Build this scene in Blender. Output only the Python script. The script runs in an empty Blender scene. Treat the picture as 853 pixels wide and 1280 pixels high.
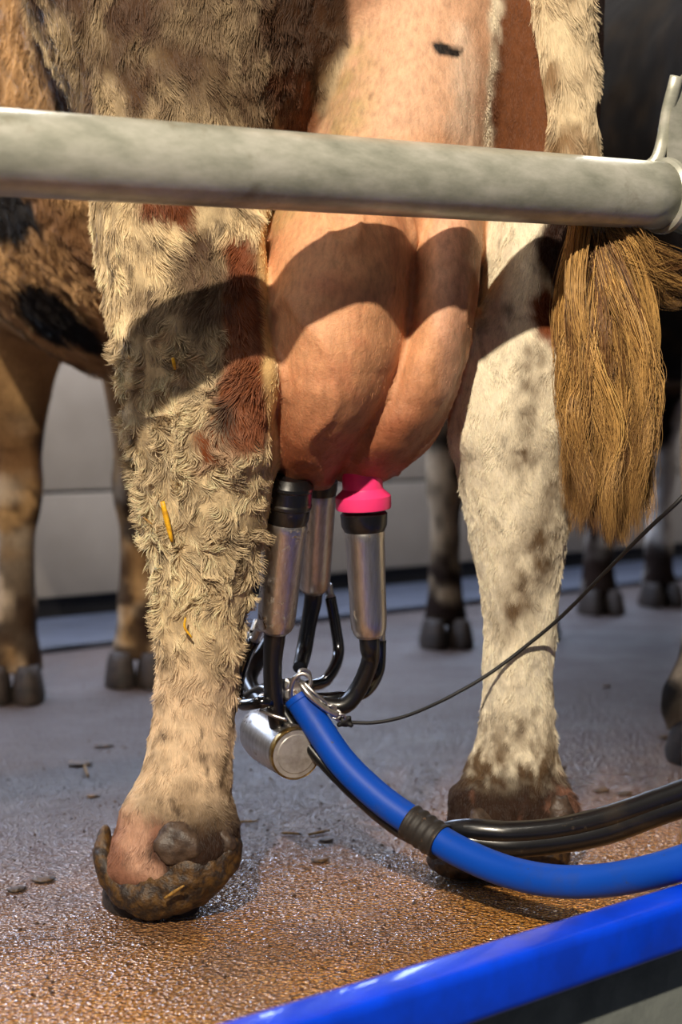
import bpy, math, random
import numpy as np
from mathutils import Vector, Matrix

# ------------------------------------------------------------------ camera, world, lights, exposure
SC = bpy.context.scene
COL = SC.collection
F_PX, PITCH = 1920.0, math.radians(3.13)
CAM = np.array([0.0, 0.0, 0.5])
cd = bpy.data.cameras.new('camera'); cam = bpy.data.objects.new('camera', cd); COL.objects.link(cam)
cam.location = (0, 0, 0.5); cam.rotation_euler = (math.pi/2 - PITCH, 0, 0)
cd.sensor_fit = 'VERTICAL'; cd.sensor_height = 36; cd.sensor_width = 24; cd.lens = 54
cd.clip_start = 0.05
cd.dof.use_dof = True; cd.dof.focus_distance = 1.56; cd.dof.aperture_fstop = 4.2
SC.camera = cam
SC.view_settings.view_transform = 'Standard'; SC.view_settings.look = 'None'
SC.view_settings.gamma = 1; SC.view_settings.use_curve_mapping = False
SC.view_settings.exposure = 0.0
w = bpy.data.worlds.new('world'); SC.world = w; w.use_nodes = True
w.node_tree.nodes['Background'].inputs[0].default_value = (0.8, 0.82, 1.0, 1)
w.node_tree.nodes['Background'].inputs[1].default_value = 0.075

def lamp(name, kind, loc, aim, energy, color, **kw):
    l = bpy.data.lights.new(name, kind); l.energy = energy; l.color = color
    for k, v in kw.items(): setattr(l, k, v)
    o = bpy.data.objects.new(name, l); COL.objects.link(o); o.location = loc
    o.rotation_euler = (Vector(aim) - Vector(loc)).to_track_quat('-Z', 'Y').to_euler()
    return o
# work lamp behind and above the milker, throws the rail's shadow on the udder
lamp('work_lamp', 'SPOT', (-0.46, -1.05, 2.30), (0.0, 1.6, 0.36), 660, (1.0, 0.87, 0.69),
     spot_size=math.radians(40), spot_blend=0.6, shadow_soft_size=0.035)
# strip lights under the ceiling
lamp('strip_light_far', 'AREA', (-0.4, 3.0, 2.5), (-0.4, 3.3, 0), 105, (1.0, 0.93, 0.86), shape='RECTANGLE', size=2.6, size_y=0.25)
lamp('strip_light_right', 'AREA', (1.7, 3.9, 2.5), (1.5, 4.4, 0), 48, (1.0, 0.93, 0.86), shape='RECTANGLE', size=1.8, size_y=0.25)
lamp('strip_light_left', 'AREA', (-2.4, 2.7, 1.5), (-0.2, 1.8, 0.1), 45, (0.62, 0.76, 1.0), shape='RECTANGLE', size=1.6, size_y=0.5)
lamp('added_back_fill', 'AREA', (-0.25, 4.32, 1.18), (0.6, 3.4, 0.75), 122, (0.58, 0.72, 1.0), shape='RECTANGLE', size=4.4, size_y=0.5)  # added bluish area lamp, no window built; gives floor sheen and leg rims
lamp('strip_light_pit', 'AREA', (-1.3, 0.3, 2.3), (-0.1, 1.6, 0.3), 16, (1.0, 0.92, 0.8), shape='RECTANGLE', size=1.2, size_y=0.3)

# ------------------------------------------------------------------ helpers
def at(x, y, Y):
    """world point on the photograph's ray (x, y) at depth Y"""
    a = (x-426.5)/F_PX; b = -(y-640.0)/F_PX
    cp, sp = math.cos(PITCH), math.sin(PITCH)
    d = np.array([a, cp + b*sp, -sp + b*cp])
    return CAM + d*(Y/d[1])

def floor_at(x, y, z=0.0):
    p = at(x, y, 1.0); d = p - CAM
    return CAM + d*((z-CAM[2])/d[2])

def srgb(r, g, b):
    def f(c):
        c /= 255.0
        return c/12.92 if c <= 0.04045 else ((c+0.055)/1.055)**2.4
    return np.array([f(r), f(g), f(b)])

def _hash(ix, iy, iz, seed):
    h = (ix.astype(np.int64)*73856093) ^ (iy.astype(np.int64)*19349663) ^ (iz.astype(np.int64)*83492791) ^ (seed*2654435761)
    h = (h ^ (h >> 13)) * 1274126177
    h = h ^ (h >> 16)
    return (h & 0xFFFF).astype(np.float32)/65535.0

def vnoise(P, freq, seed=0):
    Q = P*freq; I = np.floor(Q); Fr = (Q-I).astype(np.float32); I = I.astype(np.int64)
    Fr = Fr*Fr*(3-2*Fr); out = 0
    for a in (0, 1):
        wa = Fr[:, 0] if a else 1-Fr[:, 0]
        for b in (0, 1):
            wb = Fr[:, 1] if b else 1-Fr[:, 1]
            for c in (0, 1):
                wc = Fr[:, 2] if c else 1-Fr[:, 2]
                out = out + wa*wb*wc*_hash(I[:, 0]+a, I[:, 1]+b, I[:, 2]+c, seed)
    return out*2-1

def fbm(P, freq, seed=0, octs=3):
    s = 0; a = 1; t = 0
    for i in range(octs):
        s = s + a*vnoise(P + 13.7*i, freq*2**i, seed+i*17); t += a; a *= 0.55
    return s/t

def sstep(a, b, x):
    t = np.clip((x-a)/(b-a), 0, 1); return t*t*(3-2*t)

def surface_nets(xs, ys, zs, F):
    S = F < 0
    nx, ny, nz = F.shape
    cnt = np.zeros((nx-1, ny-1, nz-1), np.int8)
    for a in (0, 1):
        for b in (0, 1):
            for c in (0, 1):
                cnt += S[a:nx-1+a, b:ny-1+b, c:nz-1+c]
    act = np.argwhere((cnt > 0) & (cnt < 8)); del cnt
    idx = -np.ones((nx-1, ny-1, nz-1), np.int32); idx[act[:, 0], act[:, 1], act[:, 2]] = np.arange(len(act))
    acc = np.zeros((len(act), 3)); n = np.zeros(len(act))
    cor = [(a, b, c) for a in (0, 1) for b in (0, 1) for c in (0, 1)]
    for i in range(8):
        for j in range(i+1, 8):
            A, B = cor[i], cor[j]
            if sum(abs(A[k]-B[k]) for k in range(3)) != 1: continue
            fa = F[act[:, 0]+A[0], act[:, 1]+A[1], act[:, 2]+A[2]]; fb = F[act[:, 0]+B[0], act[:, 1]+B[1], act[:, 2]+B[2]]
            m = (fa < 0) != (fb < 0)
            t = np.where(m, fa/np.where(m, fa-fb, 1), 0)
            for k, g in enumerate((xs, ys, zs)):
                pa = g[act[:, k]+A[k]]; pb = g[act[:, k]+B[k]]
                acc[:, k] += np.where(m, pa+(pb-pa)*t, 0)
            n += m
    V = acc/n[:, None]
    quads = []
    def add(e, cells, flip):
        q = np.stack([idx[e[:, 0]+c[0], e[:, 1]+c[1], e[:, 2]+c[2]] for c in cells], 1)
        q[flip] = q[flip][:, ::-1]; quads.append(q)
    e = np.argwhere(S[:-1, 1:-1, 1:-1] != S[1:, 1:-1, 1:-1]); e[:, 1] += 1; e[:, 2] += 1
    add(e, [(0, -1, -1), (0, 0, -1), (0, 0, 0), (0, -1, 0)], ~S[e[:, 0], e[:, 1], e[:, 2]])
    e = np.argwhere(S[1:-1, :-1, 1:-1] != S[1:-1, 1:, 1:-1]); e[:, 0] += 1; e[:, 2] += 1
    add(e, [(-1, 0, -1), (-1, 0, 0), (0, 0, 0), (0, 0, -1)], ~S[e[:, 0], e[:, 1], e[:, 2]])
    e = np.argwhere(S[1:-1, 1:-1, :-1] != S[1:-1, 1:-1, 1:]); e[:, 0] += 1; e[:, 1] += 1
    add(e, [(-1, -1, 0), (0, -1, 0), (0, 0, 0), (-1, 0, 0)], ~S[e[:, 0], e[:, 1], e[:, 2]])
    return V, np.concatenate(quads)

def smin(a, b, k):
    h = np.clip(0.5+0.5*(b-a)/k, 0, 1)
    return b*(1-h)+a*h - k*h*(1-h)

def np_mesh(name, V, Q, smooth=True):
    me = bpy.data.meshes.new(name)
    me.vertices.add(len(V)); me.vertices.foreach_set('co', np.asarray(V, np.float32).ravel())
    k = Q.shape[1]
    me.loops.add(Q.size); me.loops.foreach_set('vertex_index', Q.astype(np.int32).ravel())
    me.polygons.add(len(Q)); me.polygons.foreach_set('loop_start', np.arange(0, Q.size, k, dtype=np.int32))
    me.polygons.foreach_set('loop_total', np.full(len(Q), k, np.int32))
    me.polygons.foreach_set('use_smooth', np.full(len(Q), smooth))
    me.update(); me.validate()
    return me

def link(name, me, mat=None, parent=None):
    o = bpy.data.objects.new(name, me); COL.objects.link(o)
    if mat is not None:
        if me.materials: me.materials[0] = mat
        else: me.materials.append(mat)
    if parent is not None:
        o.parent = parent
        if parent.location.length and not parent.parent:      # parts are written in world coordinates
            o.location = -parent.location
    return o

def empty(name, loc=(0, 0, 0)):
    o = bpy.data.objects.new(name, None); COL.objects.link(o); o.location = loc; return o

def tag(o, label=None, cat=None, group=None, kind=None):
    if label: o['label'] = label
    if cat: o['category'] = cat
    if group: o['group'] = group
    if kind: o['kind'] = kind
    return o

def spline(pts, n):
    """Catmull-Rom through rows of pts, n samples in all"""
    P = np.asarray(pts, float)
    P = np.vstack([2*P[0]-P[1], P, 2*P[-1]-P[-2]])
    t = np.linspace(0, len(P)-3-1e-9, n); i = np.floor(t).astype(int); u = (t-i)[:, None]
    p0, p1, p2, p3 = P[i], P[i+1], P[i+2], P[i+3]
    return 0.5*(2*p1+(p2-p0)*u+(2*p0-5*p1+4*p2-p3)*u*u+(3*p1-p0-3*p2+p3)*u**3)

def tube_arrays(C, R, seg=16, cap=True, flat=(1, 1), up=(0, 0, 1)):
    C = np.asarray(C, float); n = len(C); R = np.broadcast_to(np.asarray(R, float), (n,))
    T = np.gradient(C, axis=0); T /= np.linalg.norm(T, axis=1)[:, None]+1e-12
    nrm = np.cross(T[0], up)
    if np.linalg.norm(nrm) < 1e-3: nrm = np.cross(T[0], (1, 0, 0))
    N = []; nrm /= np.linalg.norm(nrm)
    for i in range(n):
        nrm = nrm - T[i]*np.dot(nrm, T[i]); nrm /= np.linalg.norm(nrm); N.append(nrm.copy())
    N = np.array(N); B = np.cross(T, N)
    a = np.linspace(0, 2*math.pi, seg, endpoint=False)
    V = C[:, None, :]+R[:, None, None]*(np.cos(a)[None, :, None]*N[:, None, :]*flat[0]+np.sin(a)[None, :, None]*B[:, None, :]*flat[1])
    V = V.reshape(-1, 3); faces = []
    for i in range(n-1):
        for j in range(seg):
            k = (j+1) % seg
            faces.append((i*seg+j, i*seg+k, (i+1)*seg+k, (i+1)*seg+j))
    if cap:
        faces.append(tuple(range(seg))[::-1]); faces.append(tuple((n-1)*seg+j for j in range(seg)))
    return V, faces

def tube(name, C, R, mat, parent=None, seg=16, n=None, **kw):
    if n: 
        rows = np.column_stack([np.asarray(C, float), np.broadcast_to(np.asarray(R, float), (len(C),))])
        rows = spline(rows, n); C, R = rows[:, :3], rows[:, 3]
    V, Fc = tube_arrays(C, R, seg, **kw)
    me = bpy.data.meshes.new(name); me.from_pydata(V.tolist(), [], Fc)
    me.polygons.foreach_set('use_smooth', [len(p.vertices) == 4 for p in me.polygons])
    return link(name, me, mat, parent)

def lathe(name, prof, a, b, mat, parent=None, seg=40, sharp=True):
    """profile [(t metres along a->b, radius)] turned about the axis from a towards b"""
    a = np.asarray(a, float); ax = np.asarray(b, float)-a; ax /= np.linalg.norm(ax)
    n1 = np.cross(ax, (0, 1, 0.01)); n1 /= np.linalg.norm(n1); n2 = np.cross(ax, n1)
    ang = np.linspace(0, 2*math.pi, seg, endpoint=False)
    ring = np.cos(ang)[:, None]*n1+np.sin(ang)[:, None]*n2
    V = np.concatenate([a+ax*t+ring*max(r, 1e-5) for t, r in prof]); faces = []
    for i in range(len(prof)-1):
        for j in range(seg):
            k = (j+1) % seg
            faces.append((i*seg+j, (i+1)*seg+j, (i+1)*seg+k, i*seg+k))
    faces.append(tuple(range(seg))); faces.append(tuple((len(prof)-1)*seg+j for j in range(seg))[::-1])
    me = bpy.data.meshes.new(name); me.from_pydata(V.tolist(), [], faces)
    me.polygons.foreach_set('use_smooth', [len(p.vertices) == 4 for p in me.polygons])
    o = link(name, me, mat, parent)
    if sharp:
        try: me.set_sharp_from_angle(angle=math.radians(24))
        except Exception: pass
    return o

def box_between(name, corners8, mat, parent=None, bevel=0.0, smooth=False):
    f = [(0, 1, 2, 3), (7, 6, 5, 4), (0, 4, 5, 1), (1, 5, 6, 2), (2, 6, 7, 3), (3, 7, 4, 0)]
    me = bpy.data.meshes.new(name); me.from_pydata([tuple(map(float, c)) for c in corners8], [], f)
    import bmesh
    bm = bmesh.new(); bm.from_mesh(me)
    if bevel: bmesh.ops.bevel(bm, geom=bm.edges[:], offset=bevel, segments=3, profile=0.6, affect='EDGES')
    bmesh.ops.recalc_face_normals(bm, faces=bm.faces[:])
    bm.to_mesh(me); bm.free()
    if bevel: me.polygons.foreach_set('use_smooth', [True]*len(me.polygons)); me.set_sharp_from_angle(angle=math.radians(50))
    return link(name, me, mat, parent)

def slab(name, p, q, thick, z0, z1, mat, parent=None, bevel=0.0):
    """upright or lying box whose front face runs p->q (xy) and whose thickness goes to the left of p->q"""
    p = np.array(p, float); q = np.array(q, float); d = (q-p)/np.linalg.norm(q-p); n = np.array([-d[1], d[0]])*thick
    c = []
    for z in (z0, z1):
        for s in (p, q, q+n, p+n): c.append((s[0], s[1], z))
    c = c[:4][::-1]+c[4:][::-1]
    return box_between(name, c, mat, parent, bevel)

# ------------------------------------------------------------------ materials
class NT:
    def __init__(s, name):
        s.m = bpy.data.materials.new(name); s.m.use_nodes = True; s.t = s.m.node_tree; s.b = s.t.nodes['Principled BSDF']
        s.tc = s.t.nodes.new('ShaderNodeTexCoord')
    def n(s, kind, **kw):
        x = s.t.nodes.new('ShaderNode'+kind)
        for k, v in kw.items(): setattr(x, k, v)
        return x
    def l(s, a, b): s.t.links.new(a, b)
    def noise(s, scale, detail=4, rough=0.55, stretch=None, dist=0.0):
        x = s.n('TexNoise'); x.inputs['Scale'].default_value = scale; x.inputs['Detail'].default_value = detail
        x.inputs['Roughness'].default_value = rough; x.inputs['Distortion'].default_value = dist
        src = s.tc.outputs['Object']
        if stretch:
            mp = s.n('Mapping'); mp.inputs['Scale'].default_value = stretch; s.l(src, mp.inputs[0]); src = mp.outputs[0]
        s.l(src, x.inputs['Vector']); return x.outputs['Fac']
    def ramp(s, fac, stops):
        r = s.n('ValToRGB'); el = r.color_ramp.elements
        while len(el) < len(stops): el.new(0.5)
        for e, (p, c) in zip(el, stops):
            e.position = p; e.color = (*c, 1) if hasattr(c, '__len__') else (c, c, c, 1)
        s.l(fac, r.inputs[0]); return r.outputs[0]
    def mix(s, fac, a, b, mode='MIX'):
        x = s.n('Mix', data_type='RGBA', blend_type=mode)
        for sock, v in ((x.inputs[0], fac), (x.inputs[6], a), (x.inputs[7], b)):
            if hasattr(v, 'is_output') or hasattr(v, 'links'): s.l(v, sock)
            elif hasattr(v, '__len__'): sock.default_value = (*v, 1)
            else: sock.default_value = v
        return x.outputs[2]
    def bump(s, h, strength, dist, prev=None):
        b = s.n('Bump'); b.inputs['Strength'].default_value = strength; b.inputs['Distance'].default_value = dist
        s.l(h, b.inputs['Height'])
        if prev: s.l(prev, b.inputs['Normal'])
        return b.outputs[0]
    def set(s, **kw):
        for k, v in kw.items():
            i = s.b.inputs[k.replace('_', ' ')]
            if hasattr(v, 'links'): s.l(v, i)
            elif hasattr(v, '__len__') and len(v) == 3 and i.type == 'RGBA': i.default_value = (*v, 1)
            else: i.default_value = v
        return s

def simple(name, col, rough=0.5, metal=0.0, var=None, bump=0, scale=60, **kw):
    s = NT(name); c = col
    if var is not None: 
        f = s.noise(scale, 5, 0.6); c = s.mix(s.ramp(f, [(0.42, 0.0), (0.62, 1.0)]), col, var)
        s.set(Base_Color=c)
    else: s.set(Base_Color=tuple(col))
    s.set(Roughness=rough, Metallic=metal, **kw)
    if bump: s.set(Normal=s.bump(s.noise(scale*2.3, 4), 0.6, bump))
    return s.m

def mat_coat(name, bump=0.002):
    s = NT(name)
    a = s.n('Attribute', attribute_name='tint'); k = s.n('Attribute', attribute_name='skin')
    n1 = s.noise(160, 4, 0.65, stretch=(1, 1, 0.45)); 
    c = s.mix(1.0, a.outputs['Color'], s.ramp(n1, [(0.25, 0.66), (0.5, 0.95), (0.75, 1.15)]), 'MULTIPLY')
    # fine wrinkles and pores on bare skin, hair grain elsewhere
    s.set(Base_Color=c, Roughness=s.ramp(k.outputs['Fac'], [(0.0, 0.8), (1.0, 0.48)]))
    sp = s.n('MapRange'); sp.inputs[3].default_value = 0.07; sp.inputs[4].default_value = 0.38; s.l(k.outputs['Fac'], sp.inputs[0]); s.l(sp.outputs[0], s.b.inputs['Specular IOR Level'])
    sk = s.n('Math', operation='MULTIPLY'); sk.inputs[1].default_value = 0.18; s.l(k.outputs['Fac'], sk.inputs[0])
    s.set(Subsurface_Weight=sk.outputs[0]); s.b.inputs['Subsurface Radius'].default_value = (1, 0.35, 0.2); s.b.inputs['Subsurface Scale'].default_value = 0.012
    nb = s.bump(s.noise(300, 5, 0.7), 0.7, 0.0016)
    s.set(Normal=s.bump(s.noise(46, 5, 0.6, stretch=(1, 1, 0.6), dist=0.6), 0.5, bump, nb))
    return s.m

def mat_hair(name, rough=0.5):
    s = NT(name); a = s.n('Attribute', attribute_name='tint')
    s.set(Base_Color=a.outputs['Color'], Roughness=rough); s.b.inputs['Specular IOR Level'].default_value = 0.35
    return s.m

M_COAT = mat_coat('cow_hide'); M_HAIR = mat_hair('cow_hair', 0.6); M_COATFAR = mat_coat('dark_cow_hide'); M_SWITCH = mat_hair('tail_hair', 0.42)

def mat_floor():
    s = NT('wet_epoxy_floor')
    grit = s.noise(300, 3, 0.6); big = s.noise(2.6, 4, 0.6); mid = s.noise(14, 5, 0.65)
    amber = s.ramp(grit, [(0.35, srgb(96, 56, 16)), (0.5, srgb(172, 112, 44)), (0.66, srgb(232, 180, 98))])
    drt = s.ramp(grit, [(0.3, srgb(52, 36, 26)), (0.6, srgb(104, 78, 60))])
    c = s.mix(s.ramp(big, [(0.46, 0.0), (0.66, 0.8)]), amber, drt)
    # darker brown towards the stalls: follows the distance from the kerb
    sep = s.n('SeparateXYZ'); s.l(s.tc.outputs['Object'], sep.inputs[0])
    mm = s.n('Math', operation='MULTIPLY_ADD'); mm.inputs[1].default_value = -0.75; s.l(sep.outputs[0], mm.inputs[0]); s.l(sep.outputs[1], mm.inputs[2])
    ad = s.n('Math', operation='MULTIPLY_ADD'); ad.inputs[1].default_value = 0.5; s.l(mid, ad.inputs[0]); s.l(mm.outputs[0], ad.inputs[2])
    mr = s.n('MapRange'); mr.inputs[1].default_value = 1.55; mr.inputs[2].default_value = 2.35; s.l(ad.outputs[0], mr.inputs[0])
    stall_brown = s.ramp(grit, [(0.3, srgb(62, 44, 38)), (0.7, srgb(124, 96, 86))])
    c = s.mix(mr.outputs[0], c, stall_brown)
    mr2 = s.n('MapRange'); mr2.inputs[1].default_value = 1.9; mr2.inputs[2].default_value = 2.6; mr2.inputs[4].default_value = 0.92; s.l(ad.outputs[0], mr2.inputs[0])
    c = s.mix(mr2.outputs[0], c, srgb(48, 30, 24))
    spots = s.ramp(s.noise(30, 6, 0.75), [(0.66, 0.0), (0.72, 0.85)])
    c = s.mix(spots, c, srgb(44, 30, 22))
    s.set(Base_Color=c)
    rr = s.ramp(s.noise(5, 5, 0.6), [(0.38, 0.10), (0.62, 0.26)])
    cw = s.n('MapRange'); cw.inputs[1].default_value = 1.9; cw.inputs[2].default_value = 3.0; cw.inputs[3].default_value = 1.0; cw.inputs[4].default_value = 0.15; s.l(ad.outputs[0], cw.inputs[0])
    ro = s.n('MapRange'); ro.inputs[1].default_value = 1.8; ro.inputs[2].default_value = 2.8; ro.inputs[3].default_value = 0; ro.inputs[4].default_value = 0.4; s.l(ad.outputs[0], ro.inputs[0])
    rs = s.n('Math', operation='ADD'); s.l(rr, rs.inputs[0]); s.l(ro.outputs[0], rs.inputs[1])
    s.set(Roughness=rs.outputs[0], Coat_Weight=cw.outputs[0], Coat_Roughness=0.05)
    s.b.inputs['Specular IOR Level'].default_value = 0.65
    vor = s.n('TexVoronoi'); vor.inputs['Scale'].default_value = 230; s.l(s.tc.outputs['Object'], vor.inputs['Vector'])
    b1 = s.bump(vor.outputs['Distance'], 0.9, 0.0035)
    b2 = s.bump(s.noise(110, 2, 0.5), 1.0, 0.0045, b1)
    s.set(Normal=b2, Coat_Normal=b2)
    return s.m

def mat_galv():
    s = NT('galvanised_steel')
    f = s.noise(26, 6, 0.65, stretch=(0.7, 0.7, 1.6)); g = s.noise(90, 4, 0.6)
    c = s.ramp(f, [(0.3, srgb(150, 152, 138)), (0.5, srgb(182, 182, 168)), (0.7, srgb(208, 206, 194))])
    c = s.mix(s.ramp(s.noise(11, 5, 0.7), [(0.6, 0.0), (0.74, 0.65)]), c, srgb(112, 96, 62))
    s.set(Base_Color=c, Metallic=0.35, Roughness=s.ramp(g, [(0.3, 0.30), (0.7, 0.42)]))
    s.set(Normal=s.bump(f, 0.25, 0.002)); return s.m

def mat_steel(name='brushed_stainless', dirty=0.0):
    s = NT(name)
    g = s.noise(60, 4, 0.6, stretch=(6, 6, 0.4))
    c = s.ramp(g, [(0.3, srgb(186, 180, 174)), (0.7, srgb(220, 216, 212))])
    d1 = s.ramp(s.noise(110, 6, 0.7, dist=0.8), [(0.64-dirty*.08, 0.0), (0.67-dirty*.07, 1.0)])
    d2 = s.ramp(s.noise(16, 3, 0.5), [(0.56-dirty*.08, 0.0), (0.62-dirty*.06, 1.0)])
    dm = s.mix(1.0, d1, d2, 'MULTIPLY')
    s.set(Base_Color=s.mix(dm, c, srgb(86, 60, 24)), Roughness=s.mix(dm, (0.32,)*3, (0.8,)*3))
    met = s.n('Math', operation='SUBTRACT'); met.inputs[0].default_value = 0.97; s.l(dm, met.inputs[1]); s.set(Metallic=met.outputs[0])
    s.set(Normal=s.bump(g, 0.12, 0.0006)); return s.m

def mat_rubber(name, col, spots, rough=0.32, amt=0.64, coat=0.3):
    s = NT(name)
    d = s.ramp(s.noise(120, 5, 0.7), [(amt, 0.0), (amt+0.04, 1.0)])
    d2 = s.ramp(s.noise(22, 5, 0.6), [(0.55, 0.0), (0.75, 0.45)])
    c = s.mix(d2, col, spots); c = s.mix(d, c, spots)
    s.set(Base_Color=c, Roughness=rough, Coat_Weight=coat, Coat_Roughness=0.12, Normal=s.bump(s.noise(140, 3), 0.15, 0.001)); return s.m

M_FLOOR = mat_floor(); M_GALV = mat_galv(); M_STEEL = mat_steel(dirty=0.2); M_STEELD = mat_steel('dirty_stainless', 1.0)
M_BLACK = mat_rubber('black_rubber', srgb(16, 16, 18), srgb(62, 52, 40))
M_BLACKWET = mat_rubber('wet_black_tube', srgb(8, 8, 10), srgb(30, 26, 24), 0.14, 0.72, 0.8)
M_PINK = mat_rubber('pink_silicone', srgb(255, 62, 128), srgb(224, 60, 110), 0.38, 0.74, 0.1)
M_BLUEHOSE = mat_rubber('blue_hose', srgb(0, 66, 168), srgb(52, 62, 92), 0.5, 0.66, 0.0)
M_BLUEPAINT = simple('blue_painted_steel', srgb(0, 66, 232), 0.3, 0.0, srgb(4, 58, 206), 0.0004, 18, Coat_Weight=0.3)
M_BLUEHOSE.node_tree.nodes['Principled BSDF'].inputs['Specular IOR Level'].default_value = 0.25
M_TAPE = mat_rubber('black_tape', srgb(34, 30, 28), srgb(84, 66, 50), 0.6, 0.6, 0.0)
M_CORD = simple('black_cord', srgb(14, 13, 14), 0.55, bump=0.0006, scale=500)
M_CONC = simple('pit_concrete', srgb(128, 134, 130), 0.7, 0, srgb(104, 110, 108), 0.002, 14)
M_STRAW = simple('straw_yellow', srgb(232, 178, 28), 0.5, 0, srgb(196, 140, 30), 0.0003, 200)
M_STRAWD = simple('straw_dull', srgb(150, 112, 48), 0.6, 0, srgb(110, 82, 36), 0.0003, 200)
M_MANURE = simple('wet_manure', srgb(34, 22, 12), 0.55, 0, srgb(84, 58, 22), 0.003, 90, Coat_Weight=0.08)
M_HORN = simple('hoof_horn', srgb(44, 32, 25), 0.75, 0, srgb(24, 16, 12), 0.003, 60)
M_DEWCLAW = simple('dewclaw_horn', srgb(72, 56, 44), 0.5, 0, srgb(48, 36, 28), 0.002, 80)
M_KICK = simple('blue_grey_kerb', srgb(56, 62, 78), 0.6, 0, srgb(46, 52, 66), 0.001, 9)
M_DARK = simple('dark_seal', srgb(24, 24, 28), 0.6)
s = NT('white_wall_panel'); s.set(Base_Color=s.ramp(s.noise(3, 5, 0.6), [(0.3, srgb(134, 128, 122)), (0.7, srgb(156, 150, 144))]), Roughness=0.35, Normal=s.bump(s.noise(30), 0.1, 0.002)); M_WALL = s.m

# ------------------------------------------------------------------ setting
ka, kb = floor_at(260, 1280, 0.08)[:2], floor_at(853, 1101, 0.08)[:2]          # top inner edge of the pit rail
kd = (kb-ka)/np.linalg.norm(kb-ka); kn = np.array([-kd[1], kd[0]])             # kn points towards the cows
wa, wb = floor_at(95, 813)[:2], floor_at(720, 741)[:2]                          # foot of the far kerb
wd = (wb-wa)/np.linalg.norm(wb-wa); wn = np.array([-wd[1], wd[0]])
k0, k1 = ka-kd*2.2, ka+kd*4.6
w0, w1 = wa-wd*3.5, wa+wd*5.0
V = np.array([[*k0, 0], [*k1, 0], [*(w1+wn*0.5), 0], [*(w0+wn*0.5), 0]])
me = bpy.data.meshes.new('floor'); me.from_pydata(V.tolist(), [], [(0, 1, 2, 3)])
tag(link('floor', me, M_FLOOR), 'wet amber grit floor of the milking stall', kind='structure')
# pit wall, pit floor
tag(slab('wall_pit', k0-kn*0.010, k1-kn*0.010, 0.0098, -0.95, 0.034, M_CONC), 'grey concrete pit wall under the blue rail', kind='structure')
me = bpy.data.meshes.new('floor_pit'); q = [k0-kn*3, k1-kn*3, k1, k0]
me.from_pydata([(*map(float, p), -0.95) for p in q], [], [(0, 1, 2, 3)]); tag(link('floor_pit', me, M_CONC), 'grey concrete floor of the milking pit', kind='structure')
# back wall of panels
base = slab('wall_back', w0+wn*0.47, w1+wn*0.47, 0.1, 0, 2.7, M_DARK); tag(base, 'far wall clad in off white panels', kind='structure')
zs_ = [0.062, 0.335, 0.70, 1.35, 2.0, 2.65]
L = np.linalg.norm(w1-w0); nP = 4
for i in range(nP):
    for j in range(len(zs_)-1):
        a = w0+wd*(L*i/nP+0.004)+wn*0.45; b = w0+wd*(L*(i+1)/nP-0.004)+wn*0.45
        slab('panel', a, b, 0.022, zs_[j]+0.004, zs_[j+1]-0.004, M_WALL, base, 0.003)
tag(slab('trim_1', w0, w1, 0.44, 0.0, 0.016, M_KICK, None, 0.006), 'low blue grey kerb at the foot of the far wall', kind='structure')

# blue pit rail: rounded box section
rail = slab('pit_rail', k0-kn*0.042, k1-kn*0.042, 0.042, 0.034, 0.08, M_BLUEPAINT, None, 0.009)
tag(rail, 'bright blue painted square rail along the edge of the milking pit', 'rail')

# ------------------------------------------------------------------ rump rail and its post
D_R = 0.035
pa, pb = at(0, 190, 1.25), at(829, 245, 1.63)
pdv = (pb-pa)/np.linalg.norm(pb-pa)
frame = empty('stall_frame', tuple(at(850, 245, 1.66)*[1, 1, 0]))
tag(frame, 'galvanised steel stall frame with a thick round rail running behind the cow', 'stall rail')
C = np.array([pa-pdv*1.2+(pb-pa+pdv*1.2)*t for t in np.linspace(0, 1, 60)])
tube('rail', C, D_R, M_GALV, frame, seg=48)
lathe('weld_collar', [(0, D_R+.0005), (.003, D_R+.004), (.008, D_R+.005), (.012, D_R+.002)], pb-pdv*0.006, pb+pdv, M_GALV, frame)
# flattened upright (a bent bracket plate) the rail is welded to
pc = at(852, 230, 1.655)
pl = []
for (x, y) in ((831, 205), (834, 150), (842, 100), (880, 60), (930, 40), (940, 330), (850, 292), (822, 284), (829, 240)):
    pl.append(at(x, y, 1.655+(x-850)*0.0006))
import bmesh
bm = bmesh.new(); vs = [bm.verts.new(p) for p in pl]; f = bm.faces.new(vs)
r = bmesh.ops.extrude_face_region(bm, geom=[f]); bmesh.ops.translate(bm, verts=[v for v in r['geom'] if isinstance(v, bmesh.types.BMVert)], vec=(0.03, 0.035, 0))
bmesh.ops.recalc_face_normals(bm, faces=bm.faces[:]); bmesh.ops.bevel(bm, geom=bm.edges[:], offset=0.004, segments=2, affect='EDGES')
me = bpy.data.meshes.new('bracket_plate'); bm.to_mesh(me); bm.free(); link('bracket_plate', me, M_GALV, frame)
tube('post', [at(905, -900, 1.72), at(905, 300, 1.72), at(905, 300, 1.72)*[1, 1, 0]], 0.038, M_GALV, frame, seg=32)
tube('strap', [at(812, 208, 1.66), at(822, 198, 1.66), at(829, 175, 1.66), at(835, 140, 1.655), at(842, 112, 1.65), at(846, 96, 1.65)], 0.0045, M_GALV, frame, seg=10, n=30, flat=(1, 1.6))

# ------------------------------------------------------------------ implicit cow parts
def rows_px(rows):
    out = []
    for (y, xl, xr, Y, ry) in rows:
        a, b = at(xl, y, Y), at(xr, y, Y)
        out.append(((a[2]), (a[0]+b[0])/2, Y, (b[0]-a[0])/2, ry))
    return np.array(sorted(out))

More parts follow.
